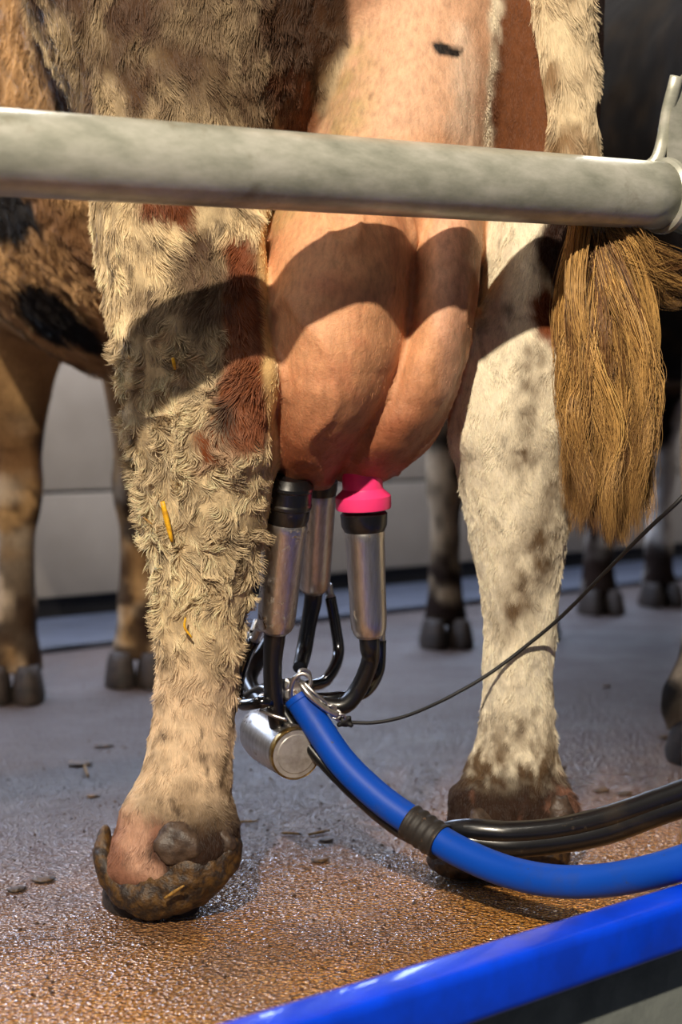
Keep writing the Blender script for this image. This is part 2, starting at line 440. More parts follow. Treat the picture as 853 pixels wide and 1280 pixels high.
class ZLoft:
    """stack of elliptical sections over z; rows (z, cx, cy, rx, ry)"""
    def __init__(s, rows, blur=0.014, p=2.0):
        rows = np.array(sorted(map(tuple, rows))); s.z0, s.z1 = rows[0, 0], rows[-1, 0]; s.p = p
        s.z = np.arange(s.z0, s.z1+0.004, 0.004); R = np.stack([np.interp(s.z, rows[:, 0], rows[:, k]) for k in range(1, 5)], 1)
        n = int(blur/0.004); 
        if n > 0:
            Rp = np.concatenate([np.repeat(R[:1], 3*n, 0), R, np.repeat(R[-1:], 3*n, 0)])
            x = np.arange(-3*n, 3*n+1); g = np.exp(-x*x/(2*n*n)); g /= g.sum()
            R = np.stack([np.convolve(Rp[:, k], g, 'valid') for k in range(4)], 1)
        s.R = R
        s.box = (np.min(R[:, 0]-R[:, 2]), np.max(R[:, 0]+R[:, 2]), np.min(R[:, 1]-R[:, 3]), np.max(R[:, 1]+R[:, 3]), s.z0, s.z1)
    def __call__(s, X, Y, Z):
        zc = np.clip(Z, s.z0, s.z1)
        cx, cy, rx, ry = (np.interp(zc, s.z, s.R[:, k]) for k in range(4))
        f = ((np.abs((X-cx)/rx)**s.p+np.abs((Y-cy)/ry)**s.p)**(1/s.p)-1)*np.minimum(rx, ry)
        dz = np.abs(Z-np.clip(Z, s.z0, s.z1))
        return np.where(dz > 0, np.sqrt(np.maximum(f, 0)**2+dz**2), f)

class Ell:
    def __init__(s, c, r, ax=None):
        s.c = np.array(c, float); s.r = np.array(r, float); m = s.r.max()
        s.M = np.eye(3) if ax is None else np.array(Matrix.Rotation(ax[1], 3, Vector(ax[0]))).T
        s.box = (s.c[0]-m, s.c[0]+m, s.c[1]-m, s.c[1]+m, s.c[2]-m, s.c[2]+m)
    def __call__(s, X, Y, Z):
        P = [X-s.c[0], Y-s.c[1], Z-s.c[2]]
        Q = [sum(s.M[i, j]*P[j] for j in range(3))/s.r[i] for i in range(3)]
        k = np.sqrt(Q[0]**2+Q[1]**2+Q[2]**2)
        return (k-1)*s.r.min()

class Cap:
    """tapered capsule"""
    def __init__(s, a, b, ra, rb):
        s.a, s.b, s.ra, s.rb = np.array(a, float), np.array(b, float), ra, rb; m = max(ra, rb)
        lo, hi = np.minimum(s.a, s.b)-m, np.maximum(s.a, s.b)+m; s.box = (lo[0], hi[0], lo[1], hi[1], lo[2], hi[2])
    def __call__(s, X, Y, Z):
        d = s.b-s.a; L2 = d@d
        t = np.clip(((X-s.a[0])*d[0]+(Y-s.a[1])*d[1]+(Z-s.a[2])*d[2])/L2, 0, 1)
        q = np.sqrt((X-s.a[0]-d[0]*t)**2+(Y-s.a[1]-d[1]*t)**2+(Z-s.a[2]-d[2]*t)**2)
        return q-(s.ra+(s.rb-s.ra)*t)

class Torso:
    """elliptic sections along a level axis; rows (s, zc, rv, rz)"""
    def __init__(s, O, h, rows):
        s.O = np.array(O, float); s.h = np.array(h, float)/np.linalg.norm(h); r = np.array(rows)
        s.u = np.linspace(r[0, 0], r[-1, 0], 120); R = np.stack([np.interp(s.u, r[:, 0], r[:, k]) for k in range(1, 4)], 1)
        g = np.exp(-np.arange(-12, 13)**2/32.); g /= g.sum()
        Rp = np.concatenate([np.repeat(R[:1], 12, 0), R, np.repeat(R[-1:], 12, 0)])
        s.R = np.stack([np.convolve(Rp[:, k], g, 'valid') for k in range(3)], 1); s.box = None
    def __call__(s, X, Y, Z):
        dx, dy = X-s.O[0], Y-s.O[1]
        u = dx*s.h[0]+dy*s.h[1]; v = dx*s.h[1]-dy*s.h[0]
        uc = np.clip(u, s.u[0], s.u[-1]); zc, rv, rz = (np.interp(uc, s.u, s.R[:, k]) for k in range(3))
        f = (np.sqrt((v/rv)**2+((Z-zc)/rz)**2)-1)*np.minimum(rv, rz); du = np.abs(u-uc)
        return np.where(du > 0, np.sqrt(np.maximum(f, 0)**2+du**2), f)

def evaluate(parts, xs, ys, zs):
    F = np.full((len(xs), len(ys), len(zs)), 0.5, np.float32)
    for fn, k in parts:
        m = 0.06+k
        if fn.box is None: i0, i1, j0, j1, k0_, k1_ = 0, len(xs), 0, len(ys), 0, len(zs)
        else:
            b = fn.box
            i0, i1 = np.searchsorted(xs, b[0]-m), np.searchsorted(xs, b[1]+m)
            j0, j1 = np.searchsorted(ys, b[2]-m), np.searchsorted(ys, b[3]+m)
            k0_, k1_ = np.searchsorted(zs, b[4]-m), np.searchsorted(zs, b[5]+m)
        if i0 >= i1 or j0 >= j1 or k0_ >= k1_: continue
        X, Y, Z = xs[i0:i1, None, None], ys[None, j0:j1, None], zs[None, None, k0_:k1_]
        X = np.asarray(X, np.float32); Y = np.asarray(Y, np.float32); Z = np.asarray(Z, np.float32)
        g = fn(X, Y, Z); sub = F[i0:i1, j0:j1, k0_:k1_]
        F[i0:i1, j0:j1, k0_:k1_] = smin(sub, np.broadcast_to(g, sub.shape), k)
    return F

def blob(name, parts, box, step, mat, parent=None, noise=0.0, nf=40, floor=None, cut=None, seed=0):
    xs, ys, zs = (np.arange(box[2*i], box[2*i+1]+step, step) for i in range(3))
    F = evaluate(parts, xs, ys, zs)
    if floor is not None: F = np.maximum(F, floor-zs[None, None, :])
    if cut is not None: F = np.maximum(F, -evaluate(cut, xs, ys, zs))
    V, Q = surface_nets(xs, ys, zs, F)
    if noise:
        c = V.mean(0); d = V-c; d /= np.linalg.norm(d, axis=1)[:, None]+1e-9
        V = V+d*(fbm(V, nf, seed, 3)*noise)[:, None]
        if floor is not None: V[:, 2] = np.maximum(V[:, 2], floor)
    return link(name, np_mesh(name, V, Q), mat, parent)

def rng_axis(segs):
    """[(start, end, step), ...] -> non-uniform grid"""
    out = []
    for a, b, st in segs: out.append(np.arange(a, b-1e-9, st))
    return np.concatenate(out+[[segs[-1][1]]])

# sections read off the standing cow
LEFT_HIND = rows_px([(-330, 190, 380, 1.86, .10), (-200, 110, 410, 1.80, .19), (-90, 50, 425, 1.76, .22), (0, 40, 425, 1.74, .23), (80, 78, 400, 1.72, .215), (140, 106, 380, 1.70, .19), (200, 115, 352, 1.68, .17), (250, 118, 334, 1.66, .15),
    (330, 124, 326, 1.645, .125), (400, 138, 334, 1.63, .105), (470, 154, 345, 1.615, .09), (540, 163, 349, 1.605, .082), (600, 171, 345, 1.605, .072),
    (660, 182, 333, 1.605, .062), (720, 191, 318, 1.605, .052), (780, 196, 305, 1.605, .044), (840, 198, 298, 1.605, .040), (900, 193, 292, 1.60, .040),
    (950, 182, 289, 1.59, .043), (1000, 163, 291, 1.58, .05), (1035, 148, 297, 1.575, .056), (1065, 146, 292, 1.57, .056), (1085, 160, 280, 1.57, .045)])
RIGHT_HIND = rows_px([(-270, 600, 660, 1.93, .06), (-190, 572, 720, 1.90, .16), (0, 575, 748, 1.87, .2), (100, 585, 746, 1.85, .19), (200, 595, 742, 1.83, .165), (280, 598, 716, 1.80, .135), (340, 596, 703, 1.785, .12),
    (400, 585, 706, 1.77, .105), (450, 570, 720, 1.755, .095), (500, 559, 728, 1.745, .088), (540, 561, 722, 1.74, .08), (580, 569, 716, 1.74, .073),
    (640, 580, 712, 1.74, .064), (700, 595, 703, 1.74, .054), (740, 604, 700, 1.74, .046), (800, 606, 696, 1.74, .042), (860, 606, 692, 1.74, .040),
    (900, 600, 692, 1.74, .040), (950, 588, 697, 1.735, .044), (1000, 568, 711, 1.73, .05), (1030, 560, 718, 1.73, .055), (1050, 562, 712, 1.73, .05)])

def front_leg(x, y, lean=(0, 0)):
    r = [(0.05, .052, .055), (.09, .046, .05), (.13, .038, .042), (.165, .043, .045), (.2, .036, .038), (.3, .034, .036), (.355, .046, .046), (.40, .05, .048),
         (.44, .045, .045), (.5, .05, .055), (.58, .062, .075), (.68, .085, .11), (.8, .10, .15), (.95, .09, .18)]
    return ZLoft([(z, x+lean[0]*z, y+lean[1]*z, a, b) for z, a, b in r])

H = np.array([-.375, .927]); Hl = np.array([.927, .375])
def torso_rows():
    return [(-0.03, 1.12, .10, .12), (0.04, 1.10, .19, .22), (.18, 1.06, .26, .30), (.45, .99, .30, .37), (.8, .94, .33, .375), (1.1, .96, .31, .36), (1.35, 1.01, .26, .35), (1.52, 1.06, .2, .28), (1.6, 1.08, .14, .2)]

def neck_head(O, h, turn=1.0):
    O = np.array([*O, 0.0]); h3 = np.array([*h, 0.0]); up = np.array([0, 0, 1.0]); l = np.array([h[1], -h[0], 0])
    P = lambda s, z, v=0: O+h3*s+up*z+l*v*turn
    return [(Cap(P(1.42, 1.10), P(1.62, 1.24, .22), .2, .14), .1), (Cap(P(1.62, 1.25, .24), P(1.68, 1.27, .36), .125, .115), .05), (Cap(P(1.66, 1.26, .36), P(1.70, .98, .62), .11, .075), .05),
            (Cap(P(1.70, 1.0, .60), P(1.71, .92, .68), .078, .072), .03), (Cap(P(1.76, 1.33, .33), P(1.90, 1.30, .28), .03, .012), .03), (Cap(P(1.58, 1.33, .33), P(1.46, 1.30, .30), .03, .012), .03)]

# ---- colours of the main cow
CREAM = srgb(218, 194, 152); DIRTY = srgb(98, 78, 56); RED = srgb(118, 64, 36); DBROWN = srgb(66, 40, 26); BLK = srgb(26, 20, 18)
SKIN = srgb(214, 156, 114); SKINLOW = srgb(154, 90, 60); PALE = srgb(226, 190, 130); ESC = srgb(208, 164, 132)

def chart(P):
    Yn = 1.55+.38*(P[:, 0]+.16); s = 1920/Yn
    return 426.5+P[:, 0]*s, 535-(P[:, 2]-.5)*s

def chain(u, v, pts):
    d = np.full(len(u), 1e9)
    for (x0, y0, r0), (x1, y1, r1) in zip(pts[:-1], pts[1:]):
        dx, dy = x1-x0, y1-y0; L2 = dx*dx+dy*dy+1e-9
        t = np.clip(((u-x0)*dx+(v-y0)*dy)/L2, 0, 1)
        d = np.minimum(d, np.hypot(u-x0-dx*t, v-y0-dy*t)-(r0+(r1-r0)*t))
    return d

def lerp(a, b, t): return a+(b-a)*t[:, None]

def regions(P):
    """masks of the main cow: udder skin, escutcheon skin, pale inner thigh"""
    u, v = chart(P); wob = fbm(P, 22, 5)*10
    front = P[:, 1] < 2.1
    ud = (u > 326) & (u < 604) & (v > 240) & (v < 640) & (P[:, 1] > 1.44)
    ll = np.interp(v, [250, 330, 400, 470, 540, 600, 660], [331, 324, 332, 343, 347, 343, 331])
    X_, Y_, Z_ = P[:, 0], P[:, 1], P[:, 2]
    du = np.minimum(np.minimum(U_L(X_, Y_, Z_), U_R(X_, Y_, Z_)), np.minimum(U_ESC(X_, Y_, Z_), Ell((.02, 1.98, .63), (.12, .2, .17))(X_, Y_, Z_)))
    dl = np.full(len(P), 9.0)
    for fn, k in LEG_PARTS: dl = np.minimum(dl, fn(X_, Y_, Z_))
    udder = sstep(-.002, .003, dl-du)*sstep(.05, .02, du)*sstep(.82, .76, Z_)
    esc = sstep(6, -8, chain(u, v, [(520, -200, 85), (525, 60, 88), (505, 160, 100), (480, 240, 120)])+wob)*(P[:, 1] < 2.0)*(P[:, 2] > .66)
    return u, v, udder, esc

def coat_main(P, dark=0.0):
    u, v, udder, esc = regions(P)
    wp = P+0.012*np.stack([vnoise(P, 30, 1), vnoise(P, 30, 2), vnoise(P, 30, 3)], 1)
    n1 = fbm(wp*[1, 1, .8], 14, 9, 4); n2 = fbm(P, 60, 21, 3); n3 = fbm(P, 110, 31, 2)
    wob = fbm(P, 26, 77)*14+n3*5
    left = sstep(470, 400, u)
    col = lerp(np.tile(srgb(232, 220, 194), (len(P), 1)), np.tile(CREAM, (len(P), 1)), left)
    col = lerp(col, np.tile(srgb(208, 182, 150), (len(P), 1)), sstep(760, 880, v)*left)
    # dirt: strong on the left leg, light on the right; thigh top includes painted shade
    d = np.clip(0.34+0.9*n1+0.8*n2+.3*n3, 0, 1)*left
    d = np.maximum(d, sstep(0.18, 0.65, n1*.8+n2*.7)*.8)
    d = np.maximum(d, sstep(260, 60, v)*left*np.clip(.75+.6*n1+.3*n2, 0, 1))  # upper left thigh: dirt plus shade put into the colour
    rl = sstep(25, -15, chain(u, v, [(712, 560, 18), (700, 640, 26), (670, 700, 28), (640, 790, 12)])+wob)*np.clip(.7+.9*n2, 0, 1)
    rl = np.maximum(rl, sstep(25, -10, chain(u, v, [(665, 440, 8), (655, 540, 10), (650, 600, 6)])+wob)*np.clip(.5+1.2*n2, 0, 1))
    n2 = np.where(u > 480, fbm(wp*[1, 1, .4], 55, 23, 3), n2)
    rl = np.maximum(rl, sstep(850, 970, v)*np.clip(.75+1.3*n2+1.0*n3, 0, 1))
    d = np.maximum(d, rl*(u > 500))
    d = np.maximum(d, sstep(980, 1060, v)*np.clip(.6+.7*n2, 0, 1))
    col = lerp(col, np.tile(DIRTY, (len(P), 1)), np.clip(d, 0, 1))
    d = np.maximum(d, left*sstep(700, 800, v)*np.clip(.12+1.3*fbm(P*[1, 1, .6], 75, 27, 3)+.8*n3, 0, .9))
    specks = sstep(.30, .46, fbm(wp*[1, 1, .5], 85, 29, 3)*.9+n2*.3)
    col = lerp(col, np.tile(srgb(58, 42, 30), (len(P), 1)), specks*np.where(u > 480, .35, .7))
    def patch(pts, c, soft=9, a=1.0):
        nonlocal col
        m = sstep(soft, -soft, chain(u, v, pts)+wob)*a
        col = lerp(col, np.tile(c, (len(P), 1)), m)
    patch([(305, 318, 24), (304, 380, 24), (312, 470, 26), (305, 530, 32), (270, 560, 22)], RED)
    patch([(255, 330, 34), (280, 370, 30), (240, 400, 20)], DBROWN, 14, .8)
    patch([(160, 370, 10), (200, 390, 22), (150, 430, 18)], DBROWN, 20, .55)
    patch([(290, 512, 9), (287, 528, 8)], BLK, 6, .75)
    patch([(195, 262, 14), (225, 262, 24), (235, 285, 12)], srgb(104, 56, 30))
    patch([(440, -120, 95), (418, 10, 52), (380, 60, 30), (378, 110, 24)], DBROWN, 14, .9)
    patch([(372, 120, 30), (382, 165, 26), (345, 175, 10)], RED, 9, .9)
    patch([(650, -150, 40), (648, 10, 24), (656, 110, 42), (650, 175, 34)], srgb(104, 64, 40))
    patch([(742, -150, 26), (748, 60, 22), (746, 200, 14)], srgb(74, 46, 32), 8)
    patch([(700, 285, 26), (692, 330, 24), (704, 375, 12)], srgb(52, 32, 24), 8)
    patch([(676, 384, 22), (690, 405, 24), (702, 440, 8)], RED, 7)
    patch([(196, 926, 5), (201, 928, 3)], srgb(66, 46, 38), 3)
    # pale bare inner face of the thigh beside the udder
    pin = sstep(5, -4, chain(u, v, [(338, 262, 9), (333, 330, 6), (337, 430, 7), (346, 520, 6), (345, 590, 5), (334, 660, 4)]))
    col = lerp(col, np.tile(PALE, (len(P), 1)), pin*.9)
    up = sstep(240, 110, v+.6*np.maximum(u-330, 0))*sstep(-.5, .2, n1)*sstep(470, 380, u)  # thigh top darkened again, painted shade along with dirt
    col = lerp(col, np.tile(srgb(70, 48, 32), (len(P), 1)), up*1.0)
    # feet
    foot = sstep(.135, .085, P[:, 2]+.02*n2)
    fc = lerp(np.tile(srgb(132, 92, 74), (len(P), 1)), np.tile(srgb(46, 32, 25), (len(P), 1)), sstep(-.6, -.1, n1+.6*n2+.004*(u-225)*(u < 400)))
    pink = sstep(14, -12, chain(u, v, [(160, 1040, 22), (168, 1080, 18), (195, 1092, 8)])+wob)
    fc = lerp(fc, np.tile(srgb(186, 146, 122), (len(P), 1)), pink*.85)
    col = lerp(col, fc, foot)
    # bare skin
    e = lerp(np.tile(ESC, (len(P), 1)), np.tile(srgb(228, 198, 172), (len(P), 1)), sstep(20, -10, chain(u, v, [(570, 60, 10), (580, 160, 14), (585, 260, 12)])+wob)*.8)
    e = lerp(e, np.tile(srgb(184, 156, 112), (len(P), 1)), sstep(30, -20, chain(u, v, [(440, 60, 20), (430, 150, 24), (410, 200, 20)])+wob)*np.clip(.6+n2, 0, 1))
    e = lerp(e, np.tile(srgb(92, 60, 44), (len(P), 1)), sstep(.25, .6, n1*.6+n2*.7)*.5)
    e = lerp(e, np.tile(BLK, (len(P), 1)), sstep(3, -2, chain(u, v, [(543, 74, 6), (553, 77, 8), (572, 82, 4)])+n3*6))
    col = lerp(col, e, esc)
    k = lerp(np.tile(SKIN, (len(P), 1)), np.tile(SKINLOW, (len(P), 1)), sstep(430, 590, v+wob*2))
    k = lerp(k, np.tile(srgb(168, 84, 58), (len(P), 1)), sstep(.1, .7, n1+.4*n2)*.45)
    k = lerp(k, np.tile(srgb(110, 62, 40), (len(P), 1)), sstep(.45, .62, n2*.7+n3*.5)*.5)
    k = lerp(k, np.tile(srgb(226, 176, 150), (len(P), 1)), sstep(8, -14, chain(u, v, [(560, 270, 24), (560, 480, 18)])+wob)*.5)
    k = lerp(k, np.tile(srgb(214, 176, 124), (len(P), 1)), sstep(10, -16, chain(u, v, [(345, 240, 26), (345, 290, 8), (400, 235, 22)])+wob*.6)*.85)
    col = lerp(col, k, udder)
    # flank and belly ahead of the stifle: tan with near-black blotches
    fl = sstep(1.80, 1.95, P[:, 1])
    b = lerp(np.tile(srgb(192, 152, 104), (len(P), 1)), np.tile(srgb(120, 86, 56), (len(P), 1)), sstep(-.3, .5, fbm(P, 9, 41, 3)))
    bl = fbm(P+3.1, 6.0, 55, 3)
    b = lerp(b, np.tile(srgb(24, 17, 14), (len(P), 1)), sstep(.16, .2, bl)*sstep(2.3, 2.5, P[:, 1])*sstep(.55, .7, P[:, 2]))
    for (px, py, Y, r) in ((12, 50, 2.15, .085), (62, 86, 2.05, .038), (8, 190, 2.15, .05), (12, 262, 2.1, .05), (25, 400, 2.2, .06), (90, 420, 2.2, .03)):
        b = lerp(b, np.tile(srgb(20, 14, 12), (len(P), 1)), sstep(r+.01, r-.01, np.linalg.norm((P-at(px, py, Y))*[.5, .5, 1.1], axis=1)+fbm(P, 30, 71, 2)*.022))
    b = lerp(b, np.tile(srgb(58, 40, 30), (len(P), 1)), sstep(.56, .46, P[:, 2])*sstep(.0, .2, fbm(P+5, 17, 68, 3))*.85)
    b = b*(1-.35*sstep(.62, .5, P[:, 2]))[:, None]  # front legs and underside dimmed in the coat colour, standing in for weaker light
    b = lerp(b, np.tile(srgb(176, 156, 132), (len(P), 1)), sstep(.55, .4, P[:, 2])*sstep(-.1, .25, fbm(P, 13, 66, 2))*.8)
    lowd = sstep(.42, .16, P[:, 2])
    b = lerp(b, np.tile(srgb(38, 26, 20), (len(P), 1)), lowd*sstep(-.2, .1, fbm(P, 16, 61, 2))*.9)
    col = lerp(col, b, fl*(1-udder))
    return col, np.clip(udder+esc*.8, 0, 1)

def coat_far(seed, base, blot, thr):
    def fn(P):
        n = fbm(P+seed, 4.2, seed, 3); lo = sstep(.30, .16, P[:, 2]+.08*fbm(P, 20, seed+3))
        c = lerp(np.tile(base, (len(P), 1)), np.tile(blot, (len(P), 1)), sstep(thr, thr+.05, n))
        if thr < -.3: c = lerp(c, np.tile(base, (len(P), 1)), sstep(.58, .48, P[:, 2]+.1*n)*sstep(-.3, 0, fbm(P, 11, seed+2, 2)))
        c = lerp(c, np.tile(srgb(120, 96, 66)*(.12 if thr < -.3 else 1), (len(P), 1)), sstep(-.1, .5, fbm(P, 25, seed+9, 2))*.5)
        c = c*(.8+.2*0)
        c = lerp(c, np.tile(srgb(34, 24, 20), (len(P), 1)), lo*sstep(-.3, .1, fbm(P, 14, seed+5, 2)))
        return c, np.zeros(len(P))
    return fn

def body_mesh(parts, xs, ys, zs, colfn, disp):
    F = evaluate(parts, xs, ys, zs)
    V, Q = surface_nets(xs, ys, zs, F)
    del F
    me = np_mesh('body', V, Q)
    N = np.empty(len(V)*3, np.float32); me.vertices.foreach_get('normal', N); N = N.reshape(-1, 3)
    V = V+N*disp(V)[:, None]
    me.vertices.foreach_set('co', V.astype(np.float32).ravel()); me.update()
    me.vertices.foreach_get('normal', nn := np.empty(len(V)*3, np.float32)); N = nn.reshape(-1, 3)
    c, k = colfn(V)
    a = me.attributes.new('tint', 'FLOAT_COLOR', 'POINT'); a.data.foreach_set('color', np.column_stack([c, np.ones(len(V))]).astype(np.float32).ravel())
    a = me.attributes.new('skin', 'FLOAT', 'POINT'); a.data.foreach_set('value', k.astype(np.float32))
    return me, V, Q, N

def claw(parent, x, y, yaw, w=.030, L=.065, h=.065, name='hoof', mat=None):
    """one toe of a cloven hoof: flat sole, sloping front wall, rounded heel, resting on the floor"""
    ring = 20; V = []; faces = []
    levels = [(0.0, 1.0, 0), (.012, 1.03, 0), (h*.5, .93, -.10), (h*.8, .82, -.2), (h, .66, -.3)]
    ca, sa = math.cos(yaw), math.sin(yaw)
    for (z, sc, sh) in levels:
        for i in range(ring):
            a = 2*math.pi*i/ring; c_, s_ = math.cos(a), math.sin(a)
            px = w*c_*(1-.35*max(s_, 0)**2)*sc
            py = L*(s_*sc + (sh if s_ > 0 else 0)*s_)
            V.append((x+px*ca-py*sa, y+px*sa+py*ca, z+0.001))
    for j in range(len(levels)-1):
        for i in range(ring):
            k = (i+1) % ring; faces.append((j*ring+i, j*ring+k, (j+1)*ring+k, (j+1)*ring+i))
    faces.append(tuple(range(ring))[::-1]); faces.append(tuple(range((len(levels)-1)*ring, len(levels)*ring)))
    me = bpy.data.meshes.new(name); me.from_pydata(V, [], faces); me.polygons.foreach_set('use_smooth', [True]*len(faces))
    me.set_sharp_from_angle(angle=math.radians(60))
    return link(name, me, mat or M_HORN, parent)

# ------------------------------------------------------------------ the milked cow
O_MAIN = (0.02, 1.66)
U_ESC = ZLoft(rows_px([(-250, 420, 640, 1.84, .16), (-80, 425, 640, 1.80, .15), (60, 415, 632, 1.77, .14), (160, 392, 618, 1.75, .15), (250, 350, 606, 1.75, .16), (320, 345, 598, 1.76, .16)]), .02)
U_L = ZLoft(rows_px([(200, 395, 500, 1.70, .08), (250, 352, 517, 1.68, .115), (310, 332, 519, 1.665, .135), (380, 325, 514, 1.655, .145), (440, 328, 508, 1.655, .145), (500, 337, 490, 1.655, .138), (540, 343, 465, 1.66, .12),
                     (575, 345, 436, 1.665, .09), (596, 348, 418, 1.665, .06), (606, 358, 405, 1.665, .035)]), .008, 2.2)
U_R = ZLoft(rows_px([(200, 520, 595, 1.74, .08), (250, 508, 601, 1.725, .105), (310, 500, 601, 1.715, .12), (380, 496, 594, 1.705, .13), (440, 486, 582, 1.70, .132), (490, 462, 570, 1.70, .13), (530, 436, 555, 1.70, .12),
                     (560, 420, 537, 1.70, .105), (582, 416, 512, 1.70, .08), (598, 424, 480, 1.70, .04)]), .008, 2.2)
LEG_PARTS = [
    (ZLoft(LEFT_HIND), .05), (ZLoft(RIGHT_HIND), .05),
    # hock points and tendons
    (Cap(at(292, 300, 1.57), at(306, 470, 1.545), .03, .024), .03), (Cap(at(306, 470, 1.545), at(300, 560, 1.548), .03, .026), .025),
    (Cap(at(215, 420, 1.56), at(210, 520, 1.575), .03, .03), .04),
    (Cap(at(688, 400, 1.71), at(692, 480, 1.685), .018, .026), .02), (Cap(at(692, 480, 1.685), at(686, 530, 1.69), .026, .018), .02),
    (Cap(at(632, 380, 1.69), at(640, 500, 1.685), .014, .014), .02), (Cap(at(590, 420, 1.70), at(590, 540, 1.70), .02, .018), .03),
    (Cap(at(646, 720, 1.71), at(640, 900, 1.71), .016, .013), .02), (Cap(at(255, 760, 1.575), at(250, 930, 1.57), .014, .014), .02),
]
parts = [(Torso(O_MAIN, H, torso_rows()), .0)]+LEG_PARTS[:2]+[
    (Ell((-.14, 1.83, 1.02), (.19, .22, .24)), .08), (Ell((.14, 1.95, 1.02), (.145, .22, .24)), .06),
    (U_ESC, .03),
    (Ell((.02, 1.98, .63), (.12, .2, .17)), .06)]+LEG_PARTS[2:]+[
    # fetlock bulges and heels, left
    (Ell(at(180, 1056, 1.575), (.029, .04, .042)), .016), (Ell(at(255, 1050, 1.555), (.034, .04, .035)), .02), (Ell(at(192, 1088, 1.565), (.044, .045, .032)), .02),
    # right
    (Ell(at(600, 1030, 1.73), (.034, .045, .045)), .02), (Ell(at(685, 1025, 1.73), (.032, .045, .04)), .02), (Ell(at(640, 1055, 1.73), (.05, .045, .04)), .02),
    (front_leg(-.605, 2.83, (.02, 0)), .05), (front_leg(-.40, 3.0, (0, 0)), .05),
    (Ell((-.64, 2.83, .86), (.1, .2, .26)), .08), (Ell((-.33, 2.97, .86), (.1, .2, .26)), .08),
] + neck_head(O_MAIN, H)
# the two rear quarters go in last, with a tight seam between them and the legs
parts += [(U_L, .012), (U_R, .007)]

xs = rng_axis([(-1.35, -.36, .022), (-.36, .36, .0046), (.36, .50, .012)])
ys = rng_axis([(1.40, 1.80, .0046), (1.80, 2.1, .009), (2.1, 4.25, .022)])
zs = rng_axis([(0.012, 1.0, .0046), (1.0, 1.5, .016)])

def disp_main(V):
    u, v, udder, esc = regions(V)
    n = fbm(V*[1, 1, .7], 26, 3, 3)*.0035+sstep(.15, .10, V[:, 2])*fbm(V, 34, 6, 3)*.009
    vein = -(1-np.abs(fbm(V*[1.3, 1, .7]+.3, 9, 8, 2))*7).clip(0, 1)**2
    return np.where(V[:, 1] < 2.0, n*(1-.75*udder) + udder*(-vein*.0045+fbm(V, 13, 44, 2)*.0045+fbm(V*[1,1,1.6], 42, 46, 2)*.0014) , 0)

cow = empty('cow', (0.0, 1.72, 0.0))
tag(cow, 'red and white cow being milked, seen from behind, full pink udder, dirty curly hind leg', 'cow', 'cows in the milking parlour')
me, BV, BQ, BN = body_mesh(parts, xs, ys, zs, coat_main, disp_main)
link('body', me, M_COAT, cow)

# hooves (two toes each) and dewclaws
for (x, y, yaw) in ((-.222, 1.585, .45), (-.176, 1.592, .3), (.165, 1.725, .12), (.222, 1.735, -.15), (-.635, 2.80, .3), (-.575, 2.80, .2), (-.43, 2.97, .2), (-.37, 2.97, .2)):
    claw(cow, x, y, yaw, *((.026, .05, .045) if y < 2 else (.03, .065, .065)))
for (px, py, Y, r) in ((223, 1060, 1.517, (.026, .008, .017)), (278, 1054, 1.535, (.013, .013, .017)), (603, 1042, 1.68, (.018, .014, .02)), (700, 1030, 1.69, (.017, .014, .024))):
    p = at(px, py, Y)
    blob('dewclaw', [(Ell(p, r), .005), (Ell(p+[0, .012, .012], (r[0]*.8, r[1], r[2]*.8)), .01)], (p[0]-.05, p[0]+.05, p[1]-.05, p[1]+.05, p[2]-.05, p[2]+.05), .0035, M_DEWCLAW, cow, .007, 75)
# manure crusts
mp = []
rnd = random.Random(4)
for t in np.linspace(0, 1, 16):
    q = spline([at(133, 1040, 1.575), at(131, 1075, 1.56), at(150, 1108, 1.545), at(190, 1128, 1.53), at(235, 1112, 1.535), at(272, 1085, 1.54)], 16)[int(round(t*15))]
    r_ = .006+.006*math.sin(math.pi*min(1, t*1.1))
    mp.append((Ell(q+[rnd.uniform(-.003, .003), 0, 0], (r_*.9, r_*1.3, r_*1.4)), .008))
mp += [(Ell(at(262, 1080, 1.53), (.02, .014, .02)), .01), (Ell(at(287, 1066, 1.545), (.011, .014, .018)), .008), (Ell(at(236, 1086, 1.52), (.016, .01, .013)), .006)]
mp += [(Ell(at(205, 1112, 1.545), (.04, .03, .02)), .012), (Ell(at(222, 1098, 1.53), (.034, .02, .028)), .012), (Ell(at(225, 1108, 1.55), (.036, .03, .017)), .01), (Ell(at(248, 1084, 1.54), (.032, .022, .02)), .012), (Ell(at(272, 1066, 1.545), (.02, .018, .016)), .012)]
blob('manure_crust', mp, (-.28, -.08, 1.46, 1.63, 0.001, .12), .0035, M_MANURE, cow, .006, 65, floor=.0015)
mp = [(Ell(at(560+i*15, 1056+(8 if i % 2 else 0), 1.68), (.016, .02, .02)), .012) for i in range(10)]+[(Ell(at(590, 1075, 1.69), (.05, .04, .02)), .01), (Ell(at(665, 1065, 1.69), (.035, .035, .02)), .01)]
blob('manure_crust', mp, (.07, .29, 1.6, 1.8, 0.001, .12), .004, M_MANURE, cow, .006, 65, floor=.0015)

# ------------------------------------------------------------------ coat hair
def make_hair(name, roots, dirs, length, col_root, col_tip, rad, npts, wave, mat, parent, bend=None, tip=.25):
    """roots (n,3), initial dirs (n,3), wave(P, t) -> offset; everything vectorised"""
    n = len(roots); t = np.linspace(0, 1, npts)
    P = np.empty((n, npts, 3)); cur = roots.copy(); d = dirs.copy(); P[:, 0] = cur
    for i in range(1, npts):
        step = length/(npts-1)
        d2 = d + wave(cur, t[i])
        if bend is not None: d2 = d2 + bend*t[i]
        d2 /= np.linalg.norm(d2, axis=1)[:, None]+1e-9
        cur = cur + d2*step[:, None]; P[:, i] = cur; d = d2
    return curves_obj(name, P, col_root, col_tip, rad, mat, parent, tip)

